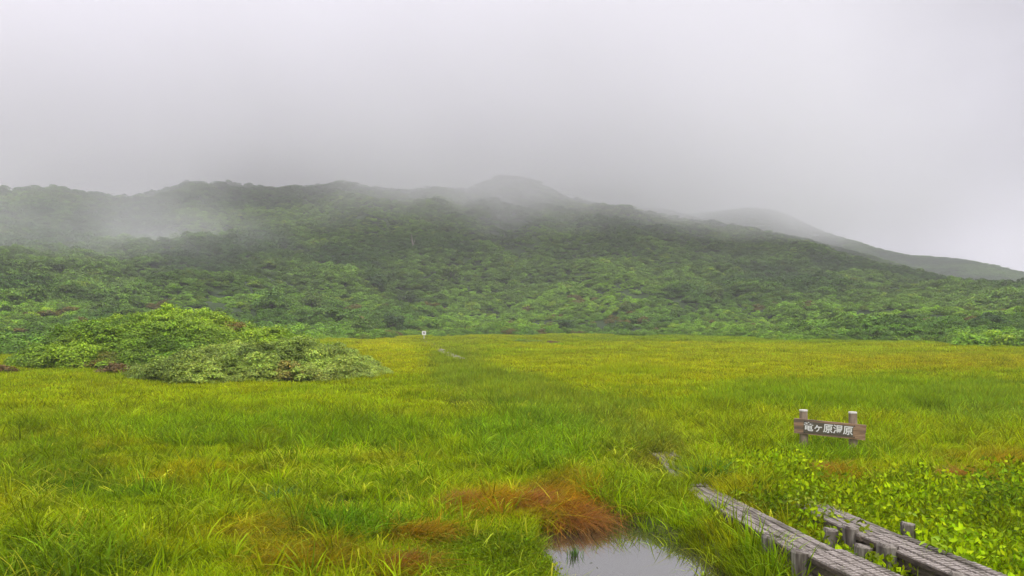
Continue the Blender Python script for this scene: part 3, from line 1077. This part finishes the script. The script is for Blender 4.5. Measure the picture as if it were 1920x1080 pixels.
add_protos('sedge', [blades(44, 0.17, (0.06, 0.19), (0.006, 0.013), 0.35, 0.5, seed=i, lc=(0.35, 1.6)) for i in range(6)])
add_protos('tall', [blades(20, 0.14, (0.24, 0.46), (0.010, 0.020), 0.2, 0.6, 0.15, seed=20 + i, lc=(0.45, 1.6)) for i in range(6)])
add_protos('rust', [blades(70, 0.17, (0.16, 0.36), (0.006, 0.011), 0.5, 1.0, 0.25, comb=0.0, seed=40 + i, lc=(0.4, 1.6), hue=0.12) for i in range(4)])
add_protos('broad', [broad(60 + i, (26, 20, 14, 22, 12, 18)[i], 0.13, (0.04, (0.2, 0.25, 0.3, 0.16, 0.28, 0.24)[i]), ((0.03, 0.055), (0.035, 0.078), (0.05, 0.085), (0.03, 0.06), (0.045, 0.09), (0.04, 0.075))[i]) for i in range(6)])
add_protos('dry', [blades(4, 0.08, (0.28, 0.5), (0.010, 0.018), 0.35, 0.6, 0.1, seed=80 + i, lc=(1.0, 1.5), kink=0.6, segs=5) for i in range(6)])
add_protos('mat', [blades(170, 0.45, (0.08, 0.24), (0.018, 0.034), 0.3, 0.4, seed=100 + i, lc=(0.4, 1.5), segs=3, gauss=False) for i in range(5)])
add_protos('farmat', [blades(300, 1.0, (0.16, 0.34), (0.03, 0.05), 0.3, 0.3, seed=120 + i, lc=(0.55, 1.4), segs=2, gauss=False) for i in range(5)])
add_protos('fine', [merge([broad(140 + i, 34, 0.15, (0.03, 0.13), (0.022, 0.04)), blades(26, 0.16, (0.08, 0.17), (0.003, 0.006), 0.25, 0.3, seed=150 + i)]) for i in range(4)])
add_protos('reedfar', [blades(60, 0.45, (0.22, 0.46), (0.014, 0.026), 0.15, 0.35, seed=160 + i, lc=(0.75, 1.3), segs=3, gauss=False) for i in range(5)])
RG = {k_: (a, n_) for k_, a, n_ in rngs}
gcoll = proto_collection('grass_clump', protos)

DEN = [(5.2, 9, 150), (9, 14, 105), (14, 22, 60), (22, 34, 17), (34, 60, 9), (60, 138, 3.2)]
gX, gY, gB = [], [], []
for bi, (y0, y1, den) in enumerate(DEN):
    tmax = 0.80 if y0 < 34 else 0.86
    area = tmax * (y1 * y1 - y0 * y0)
    n = int(area * den)
    yy = np.sqrt(rng.uniform(y0 * y0, y1 * y1, n)); tx = rng.uniform(-tmax, tmax, n)
    gX.append(tx * yy); gY.append(yy); gB.append(np.full(n, bi))
gx_, gy_, gb = np.concatenate(gX), np.concatenate(gY), np.concatenate(gB)
px, py = to_px(gx_, gy_, 0.12)

# keep clear: water, boards, mound, hill
footy = CAM_Z * F / (pl(px, FOOT) - HOR)
ok = (gy_ < np.minimum(footy, 128) + 1.0)
dp = dist_poly(gx_, gy_, POND); dh = dist_poly(gx_, gy_, HOLLOW)
ok &= (dp > 0.03) | ((dp > -0.26) & (rng.uniform(0, 1, len(px)) < 0.22) & (gx_ > G(1150, 1000)[0]))
ok &= (dh > -0.02) | (rng.uniform(0, 1, len(px)) < 0.05)
ok &= mound_z(gx_, gy_) < 0.05
for (x0, y0, x1, y1, hw) in TRACKS[:4]:
    dx, dy = x1 - x0, y1 - y0
    k = np.clip(((gx_ - x0) * dx + (gy_ - y0) * dy) / (dx * dx + dy * dy), 0, 1)
    dd = np.hypot(gx_ - x0 - k * dx, gy_ - y0 - k * dy)
    ok &= dd > hw - 0.01
for j_, (x0, y0, x1, y1, hw) in enumerate(TRACKS[4:]):
    dx, dy = x1 - x0, y1 - y0
    k = np.clip(((gx_ - x0) * dx + (gy_ - y0) * dy) / (dx * dx + dy * dy), 0, 1)
    dd = np.hypot(gx_ - x0 - k * dx, gy_ - y0 - k * dy)
    ok &= (dd > hw + 0.05) | (rng.uniform(0, 1, len(px)) < (0.72 if j_ < 6 else 0.2))
gx_, gy_, gb, px, py, dp = (v[ok] for v in (gx_, gy_, gb, px, py, dp))
n = len(gx_)
U = rng.uniform(0, 1, n)
nA = fbm(gx_ / 1.3, gy_ / 1.3, 201, 3); nB = fbm(gx_ / 4.5, gy_ / 6, 202, 3); nC = fbm(gx_ / 0.5, gy_ / 0.5, 203, 2)


def E(cx, cy, rx, ry, soft=0.45):
    q_ = np.sqrt(((px - cx) / rx) ** 2 + ((py - cy) / ry) ** 2) + (nC - 0.5) * 0.5 + (nA - 0.5) * 0.6
    return np.clip((1 + soft / 2 - q_) / soft, 0, 1)


# colours
near = np.clip((py - 720) / 160, 0, 1)[:, None]
q = np.clip((nB - 0.3) * 2.5, 0, 1)[:, None]
GY = lin(148, 172, 14); GG = lin(122, 154, 20); GO = lin(160, 150, 26); GF = lin(160, 176, 18)
col = (GF * (1 - near) + GY * near) * (1 - q) + (lin(142, 168, 20) * (1 - near) + GG * near) * q
w_ = (np.clip((nA - 0.56) * 5, 0, 0.75) * (0.35 + 0.65 * near[:, 0]))[:, None]
col = col * (1 - w_) + lin(150, 152, 20) * w_
def blend(e, c, k_=1.0):
    global col
    w_ = (e * k_)[:, None]
    col = col * (1 - w_) + c * w_
blend(E(720, 670, 90, 40), lin(176, 186, 8), 0.6)
blend(E(1750, 680, 260, 16), lin(172, 166, 22), 0.5)
blend(E(1350, 665, 350, 18), lin(164, 178, 20), 0.5)
blend(E(1250, 690, 350, 25), lin(170, 184, 12), 0.6)
blend(E(1500, 636, 500, 9), lin(120, 155, 45), 0.7)
blend(E(1000, 640, 250, 8), lin(130, 150, 35), 0.5)
blend(E(300, 755, 420, 22), lin(150, 178, 12), 0.5)
blend(E(860, 690, 60, 45), lin(130, 152, 84), 0.65)
blend(E(930, 730, 110, 35), lin(126, 150, 84), 0.65)
blend(E(1080, 775, 130, 35), lin(126, 150, 84), 0.65)
blend(E(1220, 830, 80, 40), lin(130, 144, 84), 0.6)
blend(E(1650, 745, 330, 28), lin(128, 162, 50), 0.75)
blend(E(1850, 755, 120, 35), lin(122, 154, 80), 0.6)
blend(E(1000, 815, 130, 45), lin(96, 150, 50), 0.6)
blend(E(500, 805, 380, 30), lin(100, 150, 22), 0.5)
blend(E(60, 870, 110, 60), lin(96, 128, 30), 0.5)
blend(E(215, 915, 150, 18), lin(74, 118, 28), 0.7)
blend(E(100, 1050, 160, 50), lin(72, 108, 26), 0.65)
blend(E(900, 1040, 130, 60), lin(110, 140, 26), 0.6)
blend(E(640, 985, 130, 22), lin(70, 128, 24), 0.7)
blend(E(1560, 840, 90, 25), lin(86, 140, 26), 0.5)
blend(E(1130, 940, 60, 40), lin(86, 140, 22), 0.5)
blend(E(1230, 930, 120, 50), lin(130, 158, 14), 0.5)
OR = lin(152, 120, 40)
RUSTE = ((870, 938, 60, 16), (960, 935, 90, 18), (1050, 930, 90, 30), (1070, 890, 40, 16), (800, 990, 80, 10), (770, 1006, 40, 8), (740, 1062, 50, 22), (470, 990, 90, 26), (560, 1040, 110, 34), (350, 1000, 60, 12), (710, 858, 60, 12), (510, 815, 36, 10), (1562, 889, 34, 12), (1815, 893, 52, 18), (1885, 862, 45, 12), (215, 865, 40, 8), (1160, 965, 30, 10), (1288, 1012, 16, 22), (1235, 850, 40, 16), (1840, 850, 70, 12))
RW = np.zeros(n)
for k_, e in enumerate(RUSTE):
    ee = E(*e)
    st = (0.95, 0.95, 1, 0.5, 0.85, 0.8, 0.85, 0.5, 0.55, 0.3, 0.3, 0.35, 0.75, 0.7, 0.65, 0.3, 0.6, 0.7, 0.4, 0.4)[k_]
    RW = np.maximum(RW, ee * st)
RW = RW * rng.choice([0.45, 0.8, 1.0, 1.0], n)
col = col * (1 - RW[:, None]) + OR * rng.uniform(0.75, 1.3, n)[:, None] * RW[:, None]
# the worn line of the path
dpa = np.full(n, 99.0)
for i_ in range(len(PATH) - 1):
    (x0, y0), (x1, y1) = PATH[i_], PATH[i_ + 1]
    dx, dy = x1 - x0, y1 - y0
    k = np.clip(((gx_ - x0) * dx + (gy_ - y0) * dy) / (dx * dx + dy * dy), 0, 1)
    dpa = np.minimum(dpa, np.hypot(gx_ - x0 - k * dx, gy_ - y0 - k * dy))
wp = (np.clip(1.35 - dpa / (0.45 + gy_ * 0.008), 0, 1) * rng.uniform(0.15, 0.7, n))[:, None]
col = col * (1 - wp) + lin(114, 130, 66) * wp
# species
key = np.zeros(n, int)
def setk(mask, name):
    a, m_ = RG[name]
    k_ = np.where(mask)[0]
    key[k_] = a + rng.integers(0, m_, len(k_))
setk(gb <= 2, 'sedge'); setk((gb == 3) | (gb == 4), 'mat'); setk(gb == 5, 'farmat')
TALL = np.zeros(n)
for e, st in (((1553, 852, 90, 14), 0.7), ((1440, 1050, 90, 40), 0.15), ((500, 800, 420, 36), 0.45), ((1000, 815, 140, 50), 0.8), ((1650, 745, 330, 26), 0.8), ((1200, 697, 80, 6), 0.9), ((840, 672, 26, 16), 0.7), ((880, 700, 60, 22), 0.8), ((955, 732, 80, 22), 0.8), ((1080, 775, 110, 24), 0.8), ((1190, 820, 60, 26), 0.7), ((1560, 835, 120, 25), 0.45), ((1500, 790, 420, 50), 0.3), ((120, 1040, 200, 50), 0.3), ((1345, 880, 80, 22), 0.6), ((640, 985, 130, 22), 0.4), ((1130, 930, 50, 30), 0.5), ((1550, 638, 300, 5), 0.7)):
    TALL = np.maximum(TALL, E(*e) * st)
tm = U < np.maximum(TALL, 0.035)
setk(tm & (gb <= 2), 'tall'); setk(tm & (gb > 2), 'reedfar')
rust = (RW > 0.42) & (gb <= 2) & (rng.uniform(0, 1, n) < 0.8)
rust &= rng.uniform(0, 1, n) < 0.7
setk(rust, 'rust')
BR = np.maximum(E(1760, 985, 250, 90), E(1500, 950, 70, 42))
BR = np.maximum(BR, E(1440, 880, 100, 26) * 0.6)
BR = np.maximum(BR, E(1890, 930, 90, 50))
BR = np.maximum(BR, 1.0 * ((px > 1560) & (py > 960)))
br = (rng.uniform(0, 1, n) < BR * (0.62 + 0.5 * (nC > 0.45))) & (gb <= 2) & ~rust
setk(br, 'broad')
kb = br[:, None]
col = np.where(kb, (lin(162, 186, 24) * (1 - q) + lin(136, 168, 26) * q), col)
blk = (E(1890, 925, 60, 34) * br * rng.uniform(0.1, 0.8, n))[:, None]
col = col * (1 - blk) + lin(88, 138, 40) * blk
fine = (rng.uniform(0, 1, n) < np.maximum(E(920, 1040, 160, 55), E(480, 915, 90, 16) * 0.6) * 0.85) & ~rust & (gb <= 1)
setk(fine, 'fine')
dry = (rng.uniform(0, 1, n) < 0.022 + 0.10 * np.maximum(np.maximum(E(60, 990, 130, 80), E(1060, 840, 120, 30)), np.maximum(E(640, 900, 160, 60), E(1300, 870, 120, 30))) + 0.05 * E(900, 740, 300, 60) + 0.14 * np.maximum(E(1080, 780, 150, 40), E(930, 725, 110, 40))) & (gb <= 2) & ~br
setk(dry, 'dry')
col = np.where(dry[:, None], lin(172, 186, 84) * rng.uniform(0.75, 1.15, n)[:, None], col)
tall_green = tm & ~dry & ~rust & ~br
col = np.where(tall_green[:, None], col * 0.7 + lin(120, 156, 30) * 0.3, col)
col = col * rng.uniform(0.8, 1.2, n)[:, None] * (0.62 + 0.75 * nC)[:, None]
# random hue drift
col = col * np.stack([1 + rng.normal(0, 0.06, n), np.ones(n), 1 + rng.normal(0, 0.1, n)], 1)
hs = (0.8 + 0.5 * nA) * rng.uniform(0.8, 1.2, n)
hs *= 1 + 0.3 * np.maximum(E(1400, 1000, 60, 34), E(1450, 1050, 90, 40))
sxy = rng.uniform(0.85, 1.2, n)
rz = rng.uniform(0, 6.28, n)
rz = np.where(rust, rng.normal(-0.5, 0.8, n), rz)
scl = np.stack([sxy, sxy, hs], 1)
gz = ground_z(gx_, gy_)
P = np.stack([gx_, gy_, gz - 0.01], 1)
rot = np.stack([rng.normal(0, 0.08, n), rng.normal(0, 0.08, n), rz], 1)
GC = np.array([1.05, 1.04, 0.30])


def sub(mask, name, label):
    k_ = np.where(mask)[0]
    scatter(name, P[k_], rot[k_], scl[k_], key[k_], col[k_] * GC, gcoll, label)


isrust = rust & ~dry & ~fine
sub(isrust, 'rusty_grass', 'combed orange brown grass in patches around the pool and foreground')
sub(br & ~dry, 'leafy_ground_cover', 'round leaved bright green plants crowding both sides of the boardwalk')
sub(dry, 'dry_grass', 'pale bent grass blades sticking out of the meadow')
sub(tm & ~dry & ~isrust & ~(br) & ~fine, 'tall_grass', 'taller darker green grass in bands across the meadow')
sub(~isrust & ~(br) & ~dry & ~(tm & ~fine), 'meadow_grass', 'yellow green short sedge covering the flat marsh')
print('grass clumps', n)

# tufts one can tell apart
M_TUFT = leaf_mat('green_tuft_blade', tuple(lin(96, 150, 36) * 0.85), False, trans=0.4)
M_RTUFT = leaf_mat('rusty_tuft_blade', tuple(lin(172, 120, 42) * 0.85), False, trans=0.35)
for k_, (px_, py_, nb, rad, h, wd_, ln, cv, comb, mat, sc, lab) in enumerate((
    (1075, 1020, 46, 0.10, (0.10, 0.20), (0.005, 0.009), 0.15, 0.2, None, M_TUFT, 1, 'small bright green tuft standing in the dark pool edge'),
    (1335, 905, 120, 0.20, (0.30, 0.55), (0.012, 0.022), 0.3, 0.6, None, M_TUFT, 1, 'big arching green grass tuft at the far end of the left boardwalk'),
    (1300, 900, 60, 0.16, (0.2, 0.4), (0.012, 0.02), 0.5, 0.9, None, M_TUFT, 1, 'drooping green grass tuft left of the big arching tuft at the board end'),
    (1060, 960, 1500, 0.42, (0.3, 0.5), (0.006, 0.012), 0.4, 1.0, -0.6, M_RTUFT, 1, 'large combed orange tussock overhanging the pool'),
    (985, 950, 1100, 0.42, (0.22, 0.4), (0.006, 0.011), 0.45, 1.0, -0.3, M_RTUFT, 1, 'orange tussock stretching left from the pool edge'),
    (885, 948, 800, 0.34, (0.18, 0.32), (0.006, 0.011), 0.45, 1.0, 2.8, M_RTUFT, 1, 'brown orange tussock between the pool and the dark hollow'),
    (790, 1004, 500, 0.22, (0.14, 0.24), (0.006, 0.011), 0.45, 1.0, -2.0, M_RTUFT, 1, 'brownish tussock in the foreground left of the pool'),
    (738, 1076, 700, 0.26, (0.16, 0.28), (0.004, 0.007), 0.5, 1.0, 0.4, M_RTUFT, 1, 'orange tussock at the bottom edge left of the pool'),
    (1562, 898, 700, 0.26, (0.18, 0.30), (0.005, 0.008), 0.4, 1.0, 2.6, M_RTUFT, 1, 'orange tussock in leafy plants below the name board'),
    (1812, 908, 900, 0.32, (0.22, 0.36), (0.005, 0.008), 0.4, 1.0, 2.8, M_RTUFT, 1, 'olive brown tussock beside the dark green leafy plants at the right'),
    (1610, 838, 60, 0.18, (0.25, 0.42), (0.009, 0.016), 0.3, 0.5, None, M_TUFT, 1, 'green grass tuft under the left half of the name board'),
    (520, 945, 80, 0.16, (0.25, 0.42), (0.010, 0.016), 0.4, 0.8, None, M_TUFT, 1, 'green arching tuft left of the dark hollow'),
)):
    x, y = G(px_ if k_ != 10 else 1530, py_)
    V_, f_, c_ = blades(nb, rad, h, wd_, ln, cv, 0.2, comb=comb, seed=900 + k_, segs=5, lc=(0.35, 1.6), hue=0.22)
    nm = 'rusty_tussock' if mat is M_RTUFT else 'grass_tuft'
    o = link(nm, mesh_np(nm, V_, f_, c_, mat=mat), None, None, (x, y, float(ground_z(x, y)) if k_ else -0.14))
    tag(o, lab, 'tussock' if mat is M_RTUFT else 'grass tuft', 'rusty tussocks' if mat is M_RTUFT else 'grass tufts')

# bits of leaf and stem lying on the pool
nd = 420
dx_ = rng.uniform(G(1010, 1040)[0], G(1400, 1040)[0], nd * 4); dy_ = rng.uniform(G(1200, 1200)[1], G(1200, 950)[1], nd * 4)
dd_ = dist_poly(dx_, dy_, POND)
kk_ = (dd_ < -0.02) & (rng.uniform(0, 1, nd * 4) < np.clip(0.9 + dd_ * 4.5, 0.02, 1))
dx_, dy_ = dx_[kk_][:nd], dy_[kk_][:nd]
m_ = len(dx_)
rr_ = np.random.default_rng(5)
V_, f_, c_ = leaves_at(np.stack([dx_, dy_, np.full(m_, WZ + 0.004)], 1), np.tile([0, 0, 1.0], (m_, 1)) + rr_.normal(0, 0.05, (m_, 3)), (0.012, 0.07), 0.25, rr_, (0.5, 1.4), 0.2, 0.05)
V_[:, 2] = np.maximum(V_[:, 2], WZ + 0.003)
M_BITS = leaf_mat('floating_litter', tuple(lin(120, 112, 66)), False, trans=0.1)
tag(link('floating_litter', mesh_np('floating_litter', V_, f_, c_, mat=M_BITS)), 'bits of pale leaf and stem floating on the pool', kind='stuff')

# single leafy plants beside and over the boards
def bigleaf(seed, n, R_, H_, leaf):
    return broad(seed, n, R_, H_, leaf)


M_LEAFP = leaf_mat('boardwalk_plant_leaf', tuple(lin(158, 184, 24) * 0.9), False, trans=0.35, spec=0.25)
for k_, (px_, py_, z0_, nl_, R_, H_, lf_, lab) in enumerate((
    (1612, 1030, 0.0, 34, 0.12, (0.15, 0.40), (0.05, 0.09), 'dark leafy plant growing between the short posts in the gap of the two tracks'),
    (1655, 1078, 0.0, 30, 0.14, (0.10, 0.34), (0.05, 0.09), 'leafy plant in the dark gap between the tracks near the bottom edge'),
    (1760, 1085, 0.0, 34, 0.12, (0.30, 0.50), (0.05, 0.09), 'leafy plant reaching over the inner edge of the right track'),
    (1532, 952, 0.0, 60, 0.26, (0.08, 0.30), (0.05, 0.085), 'leafy plant covering the far end of the right track'),
    (1500, 962, 0.0, 50, 0.22, (0.08, 0.30), (0.05, 0.085), 'yellow green leafy plant left of the far end of the right track'),
    (1555, 985, 0.0, 44, 0.16, (0.15, 0.36), (0.05, 0.08), 'leafy plant crowding the post between the two tracks'),
    (1395, 940, 0.0, 40, 0.16, (0.06, 0.24), (0.045, 0.08), 'leafy plant at the right edge of the left track near its far end'),
    (1720, 1010, 0.0, 36, 0.14, (0.15, 0.38), (0.045, 0.08), 'leafy plant leaning over the outer edge of the right track by its post'),
)):
    x, y = G(px_, py_, 0.1)
    V_, f_, c_ = bigleaf(1200 + k_, nl_, R_, H_, lf_)
    o = link('leafy_plant', mesh_np('leafy_plant', V_, f_, c_, mat=M_LEAFP), None, None, (x, y, float(ground_z(x, y)) + z0_))
    tag(o, lab, 'plant', 'leafy plants by the boardwalk')

# ------------------------------------------------------------------ air: haze and cloud


def vol_mat(name, build):
    m_, t_ = new_mat(name)
    pv = N(t_, 'ShaderNodeVolumePrincipled', inp={'Color': (0.988, 0.985, 1.0, 1), 'Anisotropy': 0.0})
    build(t_, pv)
    o_ = N(t_, 'ShaderNodeOutputMaterial')
    L(t_, pv.outputs[0], o_.inputs['Volume'])
    return m_


def hb(t_, pv):
    pv.inputs['Density'].default_value = 0.0006


HAZE = vol_mat('haze_air', hb)
mb = MB(); mb.box((0, 0, 0), (2600, 1700, 150))
hz = mb.build('haze', HAZE)
hz.location = (0, 560, 73.2)
tag(hz, 'thin pale haze over the whole marsh and hills', kind='stuff')


def cloud(name, px, py, depth, rx, ry, rz_, dens, label, nscale=3.0, thr=(0.3, 0.72), seed=0, rotz=0.0):
    def bf(t_, pv):
        c_ = N(t_, 'ShaderNodeTexCoord')
        ln_ = N(t_, 'ShaderNodeVectorMath', operation='LENGTH')
        L(t_, c_.outputs['Object'], ln_.inputs[0])
        fall = maprange(t_, ln_.outputs['Value'], 0.0, 0.98, 1.0, 0.0)
        fall = math_node(t_, 'MULTIPLY', fall, fall)
        mp2 = N(t_, 'ShaderNodeMapping')
        mp2.inputs['Location'].default_value = (seed * 3.3, seed * 1.7, 0)
        L(t_, c_.outputs['Object'], mp2.inputs[0])
        n_ = N(t_, 'ShaderNodeTexNoise', inp={'Scale': nscale, 'Detail': 3.0, 'Roughness': 0.6, 'Distortion': 0.5})
        L(t_, mp2.outputs[0], n_.inputs['Vector'])
        nn = maprange(t_, n_.outputs[0], thr[0], thr[1], 0.12, 1.0)
        d_ = math_node(t_, 'MULTIPLY', fall, nn)
        d_ = math_node(t_, 'MULTIPLY', d_, dens)
        L(t_, d_, pv.inputs['Density'])
    import bmesh
    me = bpy.data.meshes.new(name)
    bm = bmesh.new()
    bmesh.ops.create_icosphere(bm, subdivisions=3, radius=1.0)
    bm.to_mesh(me); bm.free()
    o_ = link(name, me, vol_mat(name + '_vapour', bf), None, P3(px, py, depth))
    o_.scale = (rx, ry, rz_)
    o_.rotation_euler[2] = rotz
    return tag(o_, label, kind='stuff')




def bank(t_, pv):
    g_ = N(t_, 'ShaderNodeNewGeometry')
    sp_ = N(t_, 'ShaderNodeSeparateXYZ')
    L(t_, g_.outputs['Position'], sp_.inputs[0])
    X_, Y_, Z_ = sp_.outputs
    n_ = N(t_, 'ShaderNodeTexNoise', inp={'Scale': 0.013, 'Detail': 5.0, 'Roughness': 0.6, 'Distortion': 0.4})
    L(t_, g_.outputs['Position'], n_.inputs['Vector'])
    base = math_node(t_, 'MULTIPLY_ADD', Y_, 0.125, 10.0)
    base = math_node(t_, 'MULTIPLY_ADD', n_.outputs[0], -60.0, base)
    base = math_node(t_, 'ADD', base, maprange(t_, X_, -190, -110, -4.0, 11.0))
    base = math_node(t_, 'ADD', base, maprange(t_, X_, -40, -75, 0.0, 15.0))
    base = math_node(t_, 'ADD', base, maprange(t_, Y_, 400, 460, 0.0, 9.0))
    hgt_ = math_node(t_, 'SUBTRACT', Z_, base)
    ramp = maprange(t_, hgt_, 0.0, 22.0, 0.0, 1.0)
    # the bank thins out toward the east and near its rim
    ed_ = maprange(t_, X_, 30, 250, 1.0, 0.0)
    ed_ = math_node(t_, 'MULTIPLY', ed_, maprange(t_, Y_, 200, 300, 0.0, 1.0))
    ed_ = math_node(t_, 'MULTIPLY', ed_, maprange(t_, Z_, 150, 235, 1.0, 0.0))
    ed_ = math_node(t_, 'MULTIPLY', ed_, maprange(t_, X_, -640, -420, 0.0, 1.0))
    n2_ = N(t_, 'ShaderNodeTexNoise', inp={'Scale': 0.016, 'Detail': 4.0, 'Roughness': 0.55, 'Distortion': 0.3})
    L(t_, g_.outputs['Position'], n2_.inputs['Vector'])
    ed_ = math_node(t_, 'MULTIPLY', ed_, maprange(t_, n2_.outputs[0], 0.3, 0.7, 0.6, 1.4))
    d_ = math_node(t_, 'MULTIPLY', math_node(t_, 'MULTIPLY', ramp, ed_), 0.0165)
    L(t_, d_, pv.inputs['Density'])


mb = MB(); mb.box((0, 0, 0), (990, 640, 212))
cb_ = mb.build('cloud', vol_mat('cloud_bank_vapour', bank))
cb_.location = (-155, 515, 134)
tag(cb_, 'low grey cloud swallowing the summit and far ridges', kind='stuff')
cloud('mist', 50, 440, 170, 80, 85, 36, 0.013, 'thin mist on the left slope', nscale=2.2, seed=4)
cloud('mist', 330, 470, 200, 44, 50, 34, 0.022, 'thin mist wisp running down the slope behind the mound', nscale=2.0, seed=5, rotz=0.3)
cloud('mist', 935, 415, 275, 46, 50, 40, 0.026, 'thin mist wisp below the middle summit', nscale=2.0, seed=7)
cloud('mist', 640, 365, 290, 120, 45, 18, 0.006, 'thin veil of mist under the middle ridge', nscale=2.0, seed=8)
